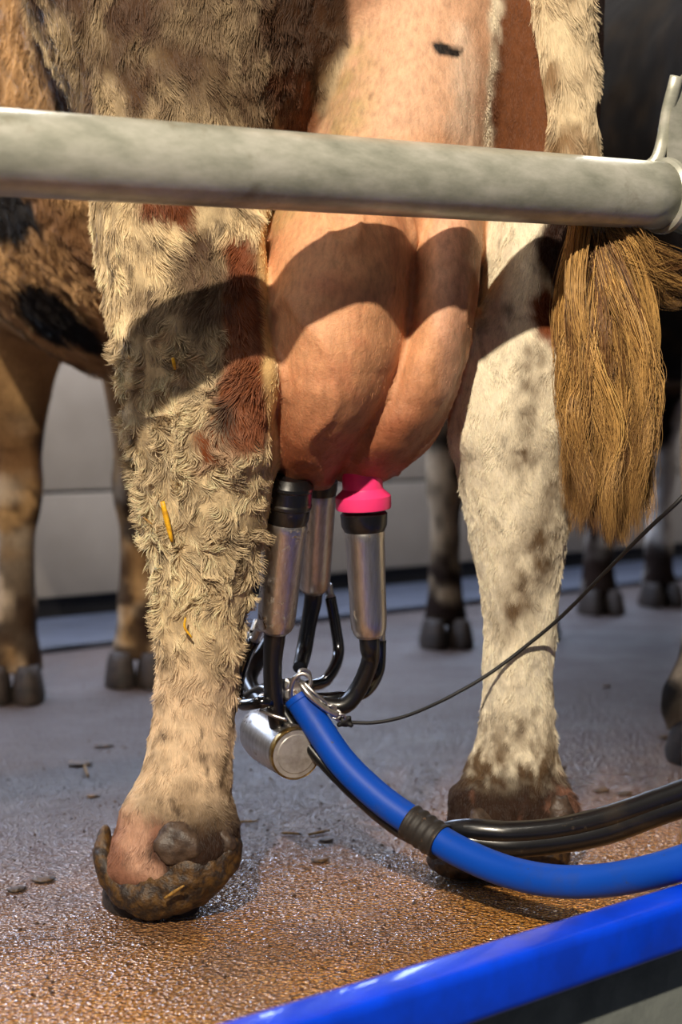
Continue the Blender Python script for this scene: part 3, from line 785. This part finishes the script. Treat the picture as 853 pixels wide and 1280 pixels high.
def curves_obj(name, P, col_root, col_tip, rad, mat, parent, tip=.25):
    n, npts = P.shape[:2]; t = np.linspace(0, 1, npts)
    hc = bpy.data.hair_curves.new(name); hc.add_curves([npts]*n)
    hc.attributes['position'].data.foreach_set('vector', P.reshape(-1).astype(np.float32))
    ra = hc.attributes.get('radius') or hc.attributes.new('radius', 'FLOAT', 'POINT')
    R = (np.broadcast_to(np.asarray(rad), (n,))[:, None]*(1-(1-tip)*t[None, :]**1.5))
    ra.data.foreach_set('value', R.reshape(-1).astype(np.float32))
    ca = hc.attributes.new('tint', 'FLOAT_COLOR', 'POINT')
    c = col_root[:, None, :]+(col_tip-col_root)[:, None, :]*t[None, :, None]
    ca.data.foreach_set('color', np.concatenate([c, np.ones((n, npts, 1))], 2).reshape(-1).astype(np.float32))
    o = bpy.data.objects.new(name, hc); COL.objects.link(o); hc.materials.append(mat)
    if parent is not None:
        o.parent = parent; o.location = -parent.location
    o['kind'] = 'stuff'
    return o

R_ = np.random.default_rng(11)
tri = np.concatenate([BQ[:, [0, 1, 2]], BQ[:, [0, 2, 3]]])
ce = BV[tri].mean(1)
near = ((ce[:, 1] < 2.05) | ((ce[:, 1] < 2.5) & (ce[:, 0] < -.25) & (ce[:, 2] > .5))) & (ce[:, 2] < 1.06) & (ce[:, 2] > .06) & (ce[:, 0] < .42) & (ce[:, 0] > -.75)
tri = tri[near]; ce = ce[near]
ar = .5*np.linalg.norm(np.cross(BV[tri[:, 1]]-BV[tri[:, 0]], BV[tri[:, 2]]-BV[tri[:, 0]]), axis=1)
tn = BN[tri[:, 0]]
u_, v_, ud_, es_ = regions(ce)
pin_ = sstep(8, -4, chain(u_, v_, [(338, 262, 9), (333, 330, 7), (338, 430, 8), (347, 520, 7), (346, 590, 6), (335, 660, 5)]))
wgt = ar*(1-.92*pin_)*np.where(tn[:, 1] < .25, 1.0, .18)*np.clip(1-.93*ud_-.82*es_*(1-ud_), .05, 1)
def sample(n, wgt):
    i = R_.choice(len(tri), n, p=wgt/wgt.sum()); a, b = R_.random((2, n)); s_ = a+b > 1; a[s_], b[s_] = 1-a[s_], 1-b[s_]
    T = tri[i]
    P = BV[T[:, 0]]+(BV[T[:, 1]]-BV[T[:, 0]])*a[:, None]+(BV[T[:, 2]]-BV[T[:, 0]])*b[:, None]
    N = BN[T].mean(1); N /= np.linalg.norm(N, axis=1)[:, None]
    return P, N
NH = 290000
P, N = sample(NH, wgt)
u, v, udr, esc = regions(P)
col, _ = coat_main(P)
red = sstep(14, -4, chain(u, v, [(305, 318, 24), (304, 380, 24), (312, 470, 24), (310, 530, 24)]))
curly = sstep(350, 300, u)*sstep(395, 440, v)*sstep(960, 640, v)*(1-.85*red)         # tousled wool on the left hock
shag = sstep(400, 330, u)*sstep(960, 700, v)
skin = np.clip(udr+esc, 0, 1)
ln = .008+.0055*shag+.0018*curly
ln = np.where(u > 480, .0065+.004*sstep(600, 720, v)*sstep(660, 700, u), ln)
pinh = sstep(8, -4, chain(u, v, [(338, 262, 9), (333, 330, 7), (338, 430, 8), (347, 520, 7), (346, 590, 6), (335, 660, 5)]))
ln = ln*(1-.7*pinh)*(1-.3*sstep(880, 1000, v))*(1-.5*sstep(520, 560, u)*sstep(260, 200, v))*(1-.45*skin)*R_.uniform(.6, 1.25, NH)
down = np.array([0, 0, -1.0]); tang = down-N*(N@down)[:, None]; tang /= np.linalg.norm(tang, axis=1)[:, None]+1e-6
side = np.cross(N, tang)
sw = fbm(P, 42, 90, 2)*curly*2.6+fbm(P, 18, 91, 2)*(.5+1.0*shag)+R_.normal(0, .14, NH)
tang = tang*np.cos(sw)[:, None]+side*np.sin(sw)[:, None]
lift = .10+.13*curly+.10*shag+.25*fbm(P, 60, 93, 1)*shag
d0 = tang+N*lift[:, None]
def wave(C, t):
    k = (.35+1.5*curly)[:, None]
    return k*np.stack([vnoise(C, 95, 101), vnoise(C, 95, 102)*.5, vnoise(C, 95, 103)*.8], 1)*.55
jit = (1+R_.normal(0, .13, NH))[:, None]
tipf = (1.14+.24*shag)[:, None]
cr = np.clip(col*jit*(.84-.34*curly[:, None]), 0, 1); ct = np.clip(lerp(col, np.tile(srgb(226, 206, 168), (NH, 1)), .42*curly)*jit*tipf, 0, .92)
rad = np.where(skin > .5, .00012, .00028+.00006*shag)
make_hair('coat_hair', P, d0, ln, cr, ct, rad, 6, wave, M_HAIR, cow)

# ------------------------------------------------------------------ tail: dock, and the long switch of hair
tp = [(702, -260, 1.70, .036), (700, -120, 1.66, .034), (703, 0, 1.64, .031), (708, 70, 1.632, .028), (714, 130, 1.628, .025), (722, 190, 1.626, .023), (733, 240, 1.625, .021), (745, 290, 1.625, .019), (757, 360, 1.622, .015), (765, 440, 1.62, .011), (768, 520, 1.62, .006)]
TC = spline([(*at(x, y, Y), r) for x, y, Y, r in tp], 90)
TVt, TF = tube_arrays(TC[:, :3], TC[:, 3], 28)
me = bpy.data.meshes.new('tail'); me.from_pydata(TVt.tolist(), [], TF); me.polygons.foreach_set('use_smooth', [True]*len(TF))
n_ = fbm(TVt, 30, 4, 3); tcx = lerp(np.tile(srgb(206, 186, 152), (len(TVt), 1)), np.tile(srgb(130, 104, 74), (len(TVt), 1)), sstep(-.1, .6, n_))
a = me.attributes.new('tint', 'FLOAT_COLOR', 'POINT'); a.data.foreach_set('color', np.column_stack([tcx, np.ones(len(TVt))]).astype(np.float32).ravel())
me.attributes.new('skin', 'FLOAT', 'POINT')
link('tail', me, M_COAT, cow)
# short hair along the dock
nt = 16000
ti = R_.integers(0, 62, nt); ta = R_.uniform(0, 2*math.pi, nt)
Tt = np.gradient(TC[:, :3], axis=0); Tt /= np.linalg.norm(Tt, axis=1)[:, None]
A1 = np.cross(Tt, (0, 1, 0)); A1 /= np.linalg.norm(A1, axis=1)[:, None]; A2 = np.cross(Tt, A1)
Nn = A1[ti]*np.cos(ta)[:, None]+A2[ti]*np.sin(ta)[:, None]
Pt = TC[ti, :3]+Nn*TC[ti, 3][:, None]*.98+Tt[ti]*R_.uniform(0, .012, nt)[:, None]
n_ = fbm(Pt, 30, 4, 3); ct_ = lerp(np.tile(srgb(212, 192, 158), (nt, 1)), np.tile(srgb(138, 108, 74), (nt, 1)), sstep(-.1, .6, n_))*(1+R_.normal(0, .12, nt))[:, None]
make_hair('tail_hair', Pt, Tt[ti]+Nn*.12, R_.uniform(.010, .022, nt), np.clip(ct_*.75, 0, 1), np.clip(ct_*1.15, 0, .9), .00032, 6,
          lambda C, t: .25*np.stack([vnoise(C, 50, 1), vnoise(C, 50, 2), vnoise(C, 50, 3)], 1), M_HAIR, cow)
# switch
G = []
rr_ = random.Random(8)
def guide(pts): G.append(spline(pts, 24))
for i in range(96):
    y0 = rr_.choice([rr_.uniform(235, 330), rr_.uniform(290, 440)]); k = int(np.argmin([abs(535-(c[2]-.5)*1182-y0) for c in TC])); c = TC[k, :3]
    endx = rr_.uniform(712, 812); endy = rr_.uniform(610, 690)-abs(endx-765)*.35
    if rr_.random() < .3: endy -= rr_.uniform(30, 130)
    Yo = 1.625+rr_.uniform(-.05, .045)
    midx = c[0]*1182+426.5; 
    m1 = (midx*.5+endx*.5+rr_.uniform(-16, 16)+(14 if endx > 770 else -10), y0+(endy-y0)*.33)
    m2 = (endx+rr_.uniform(-12, 12), y0+(endy-y0)*.62); m3 = (endx+rr_.uniform(-9, 9), y0+(endy-y0)*.82)
    guide([c, at(m1[0], m1[1], Yo), at(m2[0], m2[1], Yo), at(m3[0], m3[1], Yo+rr_.uniform(-.006, .006)), at(endx, endy, Yo)])
for i in range(22):   # hair blown out to the side
    y0 = rr_.uniform(262, 330); k = int(np.argmin([abs(535-(c[2]-.5)*1182-y0) for c in TC])); c = TC[k, :3]
    ex = rr_.uniform(840, 900); ey = rr_.uniform(325, 385)
    if i > 15: ex, ey = rr_.uniform(800, 830), rr_.uniform(470, 600)
    guide([c, at(775+rr_.uniform(-8, 8), y0+10, 1.61), at(808+rr_.uniform(-6, 6), (y0+ey)/2+rr_.uniform(-6, 12), 1.62), at(ex-22, ey-6, 1.64), at(ex, ey+rr_.uniform(-8, 8), 1.65)])
G = np.array(G); ng = len(G); per = 120; npt = 24
per = 170; gi = np.repeat(np.arange(ng), per); nh = len(gi); tt = np.linspace(0, 1, npt)
# each hair follows its lock, drifts to a neighbouring lock, and ends where it likes
nb = np.argsort(np.linalg.norm(G[:, None, -1]-G[None, :, -1], axis=2)+R_.uniform(0, .01, (ng, ng)), axis=1)[:, 1:6]
gj = nb[gi, R_.integers(0, 5, nh)]
ln_ = 1-np.abs(R_.normal(0, .09, nh)).clip(0, .5)
idx = np.clip(tt[None, :]*ln_[:, None]*(npt-1), 0, npt-1.001); i0_ = idx.astype(int); fr_ = (idx-i0_)[:, :, None]
def ev(g): return G[g[:, None], i0_]*(1-fr_)+G[g[:, None], i0_+1]*fr_
mixw = (R_.uniform(0, .2, nh)[:, None]*tt[None, :]*(1-.5*tt[None, :]))[:, :, None]
P = ev(gi)*(1-mixw)+ev(gj)*mixw
off = R_.normal(0, 1, (nh, 3))*[.0046, .0046, .004]
P = P+off[:, None, :]*(1-.84*tt**1.5)[None, :, None]
ph = R_.uniform(0, 6.28, ng)[gi]+R_.normal(0, .7, nh); fr = R_.uniform(6, 15, ng)[gi]*(1+R_.normal(0, .08, nh))
amp = (R_.uniform(.0012, .0042, ng)[gi]*(1+R_.normal(0, .3, nh)))[:, None]*np.sin(tt*1.7).clip(0, 1)[None, :]
P[:, :, 0] += amp*np.sin(fr[:, None]*tt[None, :]+ph[:, None]); P[:, :, 1] += amp*np.cos(fr[:, None]*tt[None, :]*1.1+ph[:, None])
P += np.cumsum(R_.normal(0, .00055, P.shape), axis=1)
gc = R_.uniform(0, 1, ng)[gi]*.6+.4*R_.random(nh)
base = lerp(np.tile(srgb(214, 168, 98), (nh, 1)), np.tile(srgb(112, 76, 44), (nh, 1)), sstep(.35, .85, gc))
base = base*(1+R_.normal(0, .2, nh))[:, None]
base = np.where((R_.random(nh) < .12)[:, None], base*.35, base)
tipc = lerp(base, np.tile(srgb(84, 54, 34), (nh, 1)), R_.uniform(.3, .9, nh))
curves_obj('switch_hair', P, np.clip(base, 0, .9), np.clip(tipc, 0, .9), .00030, M_SWITCH, cow, .15)

# ------------------------------------------------------------------ other cows
def far_cow(name, label, off, hind, front, colfn, step):
    off = np.array(off); c = empty(name, (float(hind[0][0]), float(hind[0][1]), 0)); tag(c, label, 'cow', 'cows in the milking parlour')
    LH = LEFT_HIND[LEFT_HIND[:, 0] < 1.0]; lf = (LH[0, 1], LH[0, 2])
    ps = [(Torso(np.array(O_MAIN)+off, H, torso_rows()), 0)]
    hips = [np.array(O_MAIN)+off+H*.17-Hl*.15, np.array(O_MAIN)+off+H*.17+Hl*.15]
    for i, (fx, fy) in enumerate(hind):
        r = LH.copy(); cx = (r[:, 1]-lf[0])*(1 if i == 0 else -1); cy = r[:, 2]-lf[1]
        t = sstep(.3, .95, r[:, 0]); r[:, 1] = fx+(hips[i][0]-fx)*t+cx*(1-t); r[:, 2] = fy+cy*(1-t)+(hips[i][1]-fy)*t; r[:, 3] = np.minimum(r[:, 3], .13)
        ps += [(ZLoft(r), .05), (Ell((*hips[i], 1.02), (.15, .22, .24)), .08), (Ell((fx, fy, .08), (.06, .065, .05)), .03)]
    for i, (fx, fy) in enumerate(front):
        ps += [(front_leg(fx, fy), .05), (Ell((fx, fy-.02, .86), (.1, .2, .26)), .08)]
    ud = np.array(O_MAIN)+off+H*.28
    ps += [(Ell((ud[0], ud[1], .62), (.15, .19, .15)), .05)]
    ps += neck_head(np.array(O_MAIN)+off, H, .3 if off[0] < 1 else 1.0)
    xs = np.arange(O_MAIN[0]+off[0]-1.35, O_MAIN[0]+off[0]+.5, step); ys = np.arange(O_MAIN[1]+off[1]-.3, O_MAIN[1]+off[1]+2.6, step*1.2); zs = np.arange(.02, 1.5, step)
    me, V, Q, N = body_mesh(ps, xs, ys, zs, colfn, lambda V: fbm(V, 18, 2, 2)*.005)
    link('body', me, M_COATFAR, c)
    for (fx, fy) in list(hind)+list(front):
        claw(c, fx-.03, fy-.03, .2); claw(c, fx+.03, fy-.02, .2)
    O3 = np.array([*(np.array(O_MAIN)+off), 0])
    tl = [O3+[0, -.02, 1.30], O3+[.0, -.09, 1.2], O3+[.01, -.12, 1.0], O3+[.01, -.12, .75], O3+[.01, -.12, .6], O3+[.01, -.12, .4]]
    tC = spline([(*p, r) for p, r in zip(tl, (.045, .035, .028, .024, .04, .012))], 50); tv, tf = tube_arrays(tC[:, :3], tC[:, 3], 16)
    me = bpy.data.meshes.new('tail'); me.from_pydata(tv.tolist(), [], tf); me.polygons.foreach_set('use_smooth', [True]*len(tf))
    cc, kk = colfn(tv); a = me.attributes.new('tint', 'FLOAT_COLOR', 'POINT'); a.data.foreach_set('color', np.column_stack([cc, np.ones(len(tv))]).astype(np.float32).ravel())
    me.attributes.new('skin', 'FLOAT', 'POINT'); link('tail', me, M_COATFAR, c)
    return c
far_cow('cow', 'dark cow on the right behind the tail, near-black rump and pale dirty front leg', (.85, .62),
        ((.552, 2.31), (1.10, 2.45)), ((.24, 3.52), (.46, 3.68)), coat_far(7, srgb(176, 156, 130), srgb(8, 6, 6), -.9), .013)
far_cow('cow', 'furthest cow, white legs with black patches and muddy feet beside the far wall', (1.37, 1.32),
        ((1.25, 2.95), (1.62, 3.1)), ((.70, 4.15), (.90, 4.33)), coat_far(13, srgb(200, 192, 184), srgb(18, 16, 16), .08), .016)

# ------------------------------------------------------------------ milking cluster
clus = empty('milking_cluster', tuple(at(350, 925, 1.70)))
tag(clus, 'milking cluster with steel teat cups and black rubber tubes hanging under the udder', 'milking machine')
clus_parts_from = set(bpy.data.objects)
claw_c = at(345, 918, 1.70)
def cup(top, bot, r, L_sh, tube_pts, pulse_pts, pink=False, mat=M_STEEL):
    top, bot = np.array(top), np.array(bot); ax = (bot-top)/np.linalg.norm(bot-top); L = np.linalg.norm(bot-top)
    # shell: from below the collar to the rounded lower end
    sh = lathe('teat_cup', [(0.0, r*1.0), (.004, r*1.04), (.010, r), (L-.022, r*.93), (L-.012, r*.91), (L-.005, r*.80), (L-.001, r*.62), (L, r*.4)], top, bot, mat, clus)
    a = top-ax*.045
    if pink:
        b = top-ax*.066
        lathe('mouthpiece', [(-.008, r*.90), (-.001, r*.97), (.001, r*1.01), (.019, r*1.03), (.0205, r*1.07), (.0265, r*1.37), (.0275, r*1.41), (.0395, r*1.41), (.0415, r*1.37), (.042, r*1.1)], b, bot, M_PINK, sh)
        lathe('collar', [(0, r*1.05), (.003, r*1.20), (.016, r*1.16), (.022, r*1.02), (.024, r*.9)], b+ax*.044, bot, M_BLACK, sh)
    else:
        lathe('collar', [(-.004, r*.85), (0, r*1.0), (.004, r*1.13), (.007, r*1.15), (.009, r*1.10), (.022, r*1.10), (.024, r*1.14), (.027, r*1.14), (.029, r*1.08), (.040, r*1.06), (.046, r*.98), (.047, r*.9)], a, bot, M_BLACK, sh)
    e = bot
    tube('milk_tube', [e-ax*.01, e+ax*.01, *tube_pts], [r*.52, r*.52]+[r*.46]*(len(tube_pts)-1)+[r*.40], M_BLACK, sh, seg=20, n=40)
    if pulse_pts is not None:
        tube('pulse_tube', pulse_pts, .0068, M_BLACKWET, sh, seg=14, n=44)
        lathe('nipple', [(0, .0050), (.012, .0050), (.014, .006), (.020, .0055)], np.array(pulse_pts[0])-(np.array(pulse_pts[1])-pulse_pts[0])/np.linalg.norm(np.array(pulse_pts[1])-pulse_pts[0])*.015, pulse_pts[1], M_STEEL, sh, seg=16)
    return sh
r = .0222
cup(at(358, 652, 1.63), at(344, 791, 1.66), .0225, 0, [at(341, 830, 1.665), at(342, 870, 1.67), at(347, 908, 1.675)],
    [at(318, 800, 1.69), at(306, 825, 1.70), at(297, 860, 1.70), at(303, 880, 1.68), at(330, 878, 1.66), at(352, 880, 1.69)], mat=M_STEELD)
cup(at(398, 617, 1.76), at(392, 741, 1.79), .0205, 0, [at(386, 780, 1.79), at(380, 815, 1.78), at(375, 835, 1.75)],
    [at(413, 746, 1.80), at(420, 785, 1.80), at(423, 820, 1.79), at(408, 850, 1.75), at(385, 858, 1.72)], mat=M_STEEL)
cup(at(456, 664, 1.67), at(462, 798, 1.68), .0215, 0, [at(463, 825, 1.69), at(450, 858, 1.70), at(430, 882, 1.70), at(402, 880, 1.70)],
    [at(476, 800, 1.75), at(473, 840, 1.75), at(455, 866, 1.73), at(420, 872, 1.72), at(380, 874, 1.72)], True, M_STEEL)
cup(at(362, 664, 1.87), at(350, 775, 1.87), .021, 0, [at(330, 815, 1.86), at(312, 850, 1.82), at(330, 880, 1.75), at(350, 885, 1.72)],
    [at(317, 790, 1.86), at(300, 835, 1.84), at(297, 875, 1.80), at(330, 862, 1.76), at(352, 876, 1.72)], True, M_STEEL)
# claw bowl: a steel can lying on its side, round glazed lid towards the milker
ca_, cb_ = at(322, 908, 1.77), at(371, 943, 1.655)
axc = (cb_-ca_)/np.linalg.norm(cb_-ca_); Lc = np.linalg.norm(cb_-ca_)
bowl = lathe('claw_bowl', [(0, .008), (.004, .018), (.012, .026), (.026, .031), (.045, .0325), (Lc-.022, .0300), (Lc-.016, .028), (Lc-.010, .0272)], ca_, cb_, M_STEELD, clus, 56)
M_BRASSY = simple('worn_brass_ring', srgb(190, 160, 96), 0.28, 0.9, srgb(120, 92, 50), 0.0005, 120)
M_LID = simple('steel_lid', srgb(176, 172, 168), 0.35, 0.45, srgb(140, 134, 128), 0.0004, 40)
lathe('lid_ring', [(Lc-.012, .0272), (Lc-.010, .0288), (Lc-.006, .0294), (Lc-.002, .0290), (Lc, .0278), (Lc-.002, .0270)], ca_, cb_, M_BRASSY, bowl, 56)
lathe('lid', [(Lc-.008, .0268), (Lc-.0012, .0266), (Lc-.0012, .0222), (Lc-.0002, .0212), (Lc-.0002, .002)], ca_, cb_, M_LID, bowl, 56)
# manifold block above the bowl with its screws
mb = at(366, 868, 1.715)
blob('manifold', [(Ell(mb, (.022, .024, .018)), .004), (Cap(mb+[-.03, 0, -.008], mb+[.035, 0, -.012], .011, .011), .008), (Cap(mb+[0, 0, 0], at(352, 900, 1.72), .014, .018), .01)],
     (mb[0]-.08, mb[0]+.08, mb[1]-.06, mb[1]+.07, mb[2]-.07, mb[2]+.05), .0028, M_STEEL, clus, .0008, 90)
for (x, y) in ((362, 868), (357, 855), (384, 862)):
    p = at(x, y, 1.69); lathe('screw', [(0, .0062), (.004, .0062), (.0045, .0045), (.006, .004)], p, p-[.2, 1, -.1], M_STEEL, clus, 12)
tube('hook', [at(364, 880, 1.67), at(364, 862, 1.665), at(368, 848, 1.66), at(379, 842, 1.66), at(388, 848, 1.66), at(387, 857, 1.66), at(380, 856, 1.665)], .0024, M_STEEL, clus, seg=10, n=36)
tube('hook', [at(372, 852, 1.665), at(376, 838, 1.67), at(386, 840, 1.675), at(388, 850, 1.68)], .0022, M_STEEL, clus, seg=10, n=20)
tube('wire_clip', [at(326, 888, 1.665), at(340, 894, 1.655), at(359, 900, 1.652)], .0020, M_STEEL, clus, seg=8, n=12)

# ------------------------------------------------------------------ blue milk hose and black twin tube
hose = empty('milk_hose', tuple(at(500, 1010, 1.62)))
tag(hose, 'long blue milk hose curving from the cluster down over the blue rail', 'hose')
hp = [(374, 872, 1.67), (395, 905, 1.66), (430, 955, 1.64), (475, 998, 1.62), (520, 1030, 1.60), (570, 1062, 1.57), (630, 1088, 1.53), (690, 1101, 1.49), (750, 1101, 1.46), (805, 1092, 1.43), (860, 1076, 1.405), (930, 1050, 1.38), (1010, 1015, 1.34)]
HC = spline([at(*p) for p in hp]+[np.array(q) for q in ((.55, 1.30, .14), (.68, 1.29, -.2), (.75, 1.28, -.6), (.78, 1.28, -.92))], 190)
tube('hose', HC, .0162, M_BLUEHOSE, hose, seg=32)
rim = HC[0]; ax0 = (HC[2]-HC[0])/np.linalg.norm(HC[2]-HC[0])
lathe('hose_end', [(-.002, .0128), (-.002, .0164), (.0, .0170), (.004, .0170), (.005, .0163)], HC[0], HC[0]+ax0, M_BLUEHOSE, hose)
i0 = int(np.argmin(np.linalg.norm(HC-at(516, 1028, 1.602), axis=1))); i1 = int(np.argmin(np.linalg.norm(HC-at(548, 1049, 1.58), axis=1)))
tc = HC[i0-1:i1+2]
tC = spline(tc, 26); tube('tape_wrap', tC+[0, .001, -.002], [.0192+.0007*math.sin(i*1.1) for i in range(26)], M_TAPE, hose, seg=28)
bl = empty('pulsation_tube', tuple(at(700, 1050, 1.60)))
tag(bl, 'pair of black rubber tubes taped under the blue hose, curving off to the right', 'tube')
b1 = [(352, 885, 1.685), (372, 915, 1.675), (405, 955, 1.655), (450, 1000, 1.635), (500, 1040, 1.615), (545, 1056, 1.60), (590, 1052, 1.60), (640, 1057, 1.59), (700, 1052, 1.57), (760, 1040, 1.55), (820, 1018, 1.53), (880, 996, 1.51), (980, 950, 1.48)]
b2 = [(350, 880, 1.70), (372, 910, 1.69), (405, 950, 1.67), (450, 994, 1.65), (500, 1030, 1.63), (545, 1040, 1.62), (590, 1038, 1.60), (640, 1041, 1.59), (700, 1036, 1.57), (760, 1022, 1.55), (820, 1002, 1.53), (880, 979, 1.51), (980, 930, 1.48)]
for b_, q in ((b1, 0), (b2, 1)):
    Cc = spline([at(*p) for p in b_]+[np.array((.60+q*.03, 1.46, .20)), np.array((.74+q*.03, 1.42, -.1)), np.array((.80+q*.03, 1.40, -.5)), np.array((.82+q*.03, 1.40, -.93))], 170); rads = np.interp(np.linspace(0, 1, 170), [0, .285, .345, 1], [.0062, .0066, .0125, .0125])
    Cc[:100, 2] = np.maximum(Cc[:100, 2], rads[:100]+.001)
    tube('tube', Cc, rads, M_BLACK, bl, seg=22)

# ------------------------------------------------------------------ retaining cord with its snap hook
cord = empty('pull_cord', tuple(at(600, 850, 1.62)))
tag(cord, 'thin black pull cord running up to the right from a steel snap hook', 'cord')
cp_ = [(436, 903, 1.665), (470, 903, 1.66), (510, 894, 1.665), (560, 872, 1.68), (612, 842, 1.686), (660, 806, 1.684), (705, 768, 1.665), (760, 712, 1.61), (810, 662, 1.54), (860, 614, 1.51), (915, 540, 1.58), (908, 470, 1.684)]
CC = spline([at(*p) for p in cp_], 160); tube('cord', CC, .0021, M_CORD, cord, seg=10)
kn_ = at(432, 902, 1.665)
blob('knot', [(Ell(kn_, (.0075, .006, .006)), .001), (Cap(kn_+[-.006, -.003, .004], kn_+[.006, -.004, -.003], .0030, .0030), .001), (Cap(kn_+[-.007, -.003, -.003], kn_+[.004, -.005, .005], .0028, .0028), .001)],
     (kn_[0]-.02, kn_[0]+.02, kn_[1]-.02, kn_[1]+.02, kn_[2]-.02, kn_[2]+.02), .0013, M_CORD, cord)
tube('snap_hook', [at(376, 855, 1.655), at(386, 868, 1.65), at(402, 882, 1.65), at(414, 890, 1.652), at(421, 893, 1.655)], [.0028, .0034, .003, .003, .004], M_STEEL, cord, seg=12, n=24)
tube('snap_gate', [at(380, 853, 1.66), at(393, 866, 1.655), at(408, 878, 1.657), at(420, 888, 1.66)], .0016, M_STEEL, cord, seg=8, n=18)
for i, (x, y) in enumerate(((414, 886), (420, 893), (426, 897))):
    p = at(x, y, 1.658); an = np.linspace(0, 2*math.pi, 22); rr = .0052
    C = np.array([p+[rr*math.cos(a), rr*.5*math.sin(a)*(1 if i % 2 else -1), rr*math.sin(a)*.8] for a in an]); tube('link_ring', C, .0015, M_STEEL, cord, seg=8, cap=False)

# ------------------------------------------------------------------ straw and dirt
def straw(a, b, rad, mat, label, group=None, mid=None):
    a, b = np.array(a), np.array(b); m = (a+b)/2+(np.array(mid) if mid is not None else 0)
    o = tube('straw', [a, m, b], [rad*.8, rad, rad*.6], mat, None, seg=8, n=8, flat=(1, .8)); tag(o, label, 'straw', group); return o
def on_body(px, py, lift=.004):
    """first point of the hide along the viewing ray, lifted a little out of the hair"""
    a = at(px, py, 1.0); d = a-CAM; t = BV[:, 1]/1.0
    q = CAM+d*BV[:, 1][:, None]; m = np.linalg.norm((q-BV)[:, [0, 2]], axis=1) < .006
    Y = BV[m, 1].min() if m.any() else 1.55
    return at(px, py, Y-lift)
straw(on_body(203, 627, .014), on_body(215, 677, .014), .0036, M_STRAW, 'long bright yellow straw stuck in the wool of the left hind leg')
straw(on_body(216, 447, .014), on_body(219, 462, .014), .0022, M_STRAW, 'short yellow straw high on the left hock')
straw(on_body(232, 772, .010), on_body(240, 797, .010), .0017, M_STRAW, 'thin yellow straw low on the left hind leg', mid=(-.004, 0, 0))
straw(on_body(178, 646, .010), on_body(190, 655, .014), .0013, M_STRAWD, 'tiny pale straw at the outer edge of the left hind leg')
for (x0, y0, x1, y1, lb) in ((386, 1043, 412, 1038, 'yellow straw on the wet floor between the hind feet'), (352, 1041, 374, 1042, 'dull straw on the wet floor beside the left hoof'), (296, 1028, 322, 1026, 'dark green straw on the floor right of the left hoof'),
                             (88, 952, 112, 956, 'dark hay stalk on the floor left of the cow'), (104, 952, 110, 970, 'short hay stalk crossing another left of the cow'), (206, 1123, 230, 1107, 'straw stuck at the sole of the left hoof')):
    a = floor_at(x0, y0, .003); b = floor_at(x1, y1, .003)
    if 'sole' in lb: a, b = at(x0, y0, 1.50), at(x1, y1, 1.495); a[2] = max(a[2], .004); b[2] = max(b[2], .012)
    straw(a, b, .0022, M_STRAWD, lb)
cl = [(100, 955, .016, 'flat dark manure smear far left on the floor'), (130, 932, .012, 'small manure smear behind the left leg'), (55, 1100, .010, 'dark clump left of the left hoof'), (20, 1112, .008, 'dark clump at the left edge of the floor'),
      (408, 1050, .006, 'dark crumb between the hind feet'), (400, 1075, .008, 'dark crumb below the steel bowl'), (752, 988, .009, 'dark clump right of the right leg'), (758, 858, .006, 'dark crumb on the far floor right of the leg'),
      (782, 992, .008, 'wet dark clump near the neighbouring hoof'), (828, 922, .007, 'dark crumb by the right edge'), (116, 995, .006, 'small crumb left of the pastern'), (700, 960, .007, 'dark crumb beside the right fetlock')]
for i, (x, y, s_, lb) in enumerate(cl):
    p = floor_at(x, y, .002)
    o = blob('manure_clump', [(Ell(p, (s_, s_*1.1, s_*.26)), .002), (Ell(p+[s_*.6, s_*.3, 0], (s_*.6, s_*.7, s_*.3)), .003), (Ell(p-[s_*.7, s_*.2, 0], (s_*.5, s_*.5, s_*.25)), .003)],
             (p[0]-s_*3, p[0]+s_*3, p[1]-s_*3, p[1]+s_*3, .0005, .02), s_*.22, M_MANURE, None, s_*.25, 1.0/s_, floor=.0012, seed=i)
    tag(o, lb, 'manure')
# crumbs nobody would count
V = []; Fc = []
for i in range(900):
    x, y = rnd.uniform(-20, 870), 860+400*rnd.random()**1.4; p = floor_at(x, y, 0); s_ = rnd.uniform(.0008, .0028)
    if (p[:2]-ka)@kn < .01: continue
    b = len(V); V += [(p[0]+s_*rnd.uniform(-1, 1), p[1]-s_, .0005), (p[0]+s_, p[1]+s_*rnd.uniform(-1, 1), .0005), (p[0]-s_, p[1]+s_, .0005), (p[0], p[1], s_*1.1)]
    Fc += [(b, b+1, b+3), (b+1, b+2, b+3), (b+2, b, b+3)]
me = bpy.data.meshes.new('floor_crumbs'); me.from_pydata(V, [], Fc)
tag(link('floor_crumbs', me, M_MANURE), 'fine dark crumbs scattered over the wet floor', 'dirt', kind='stuff')
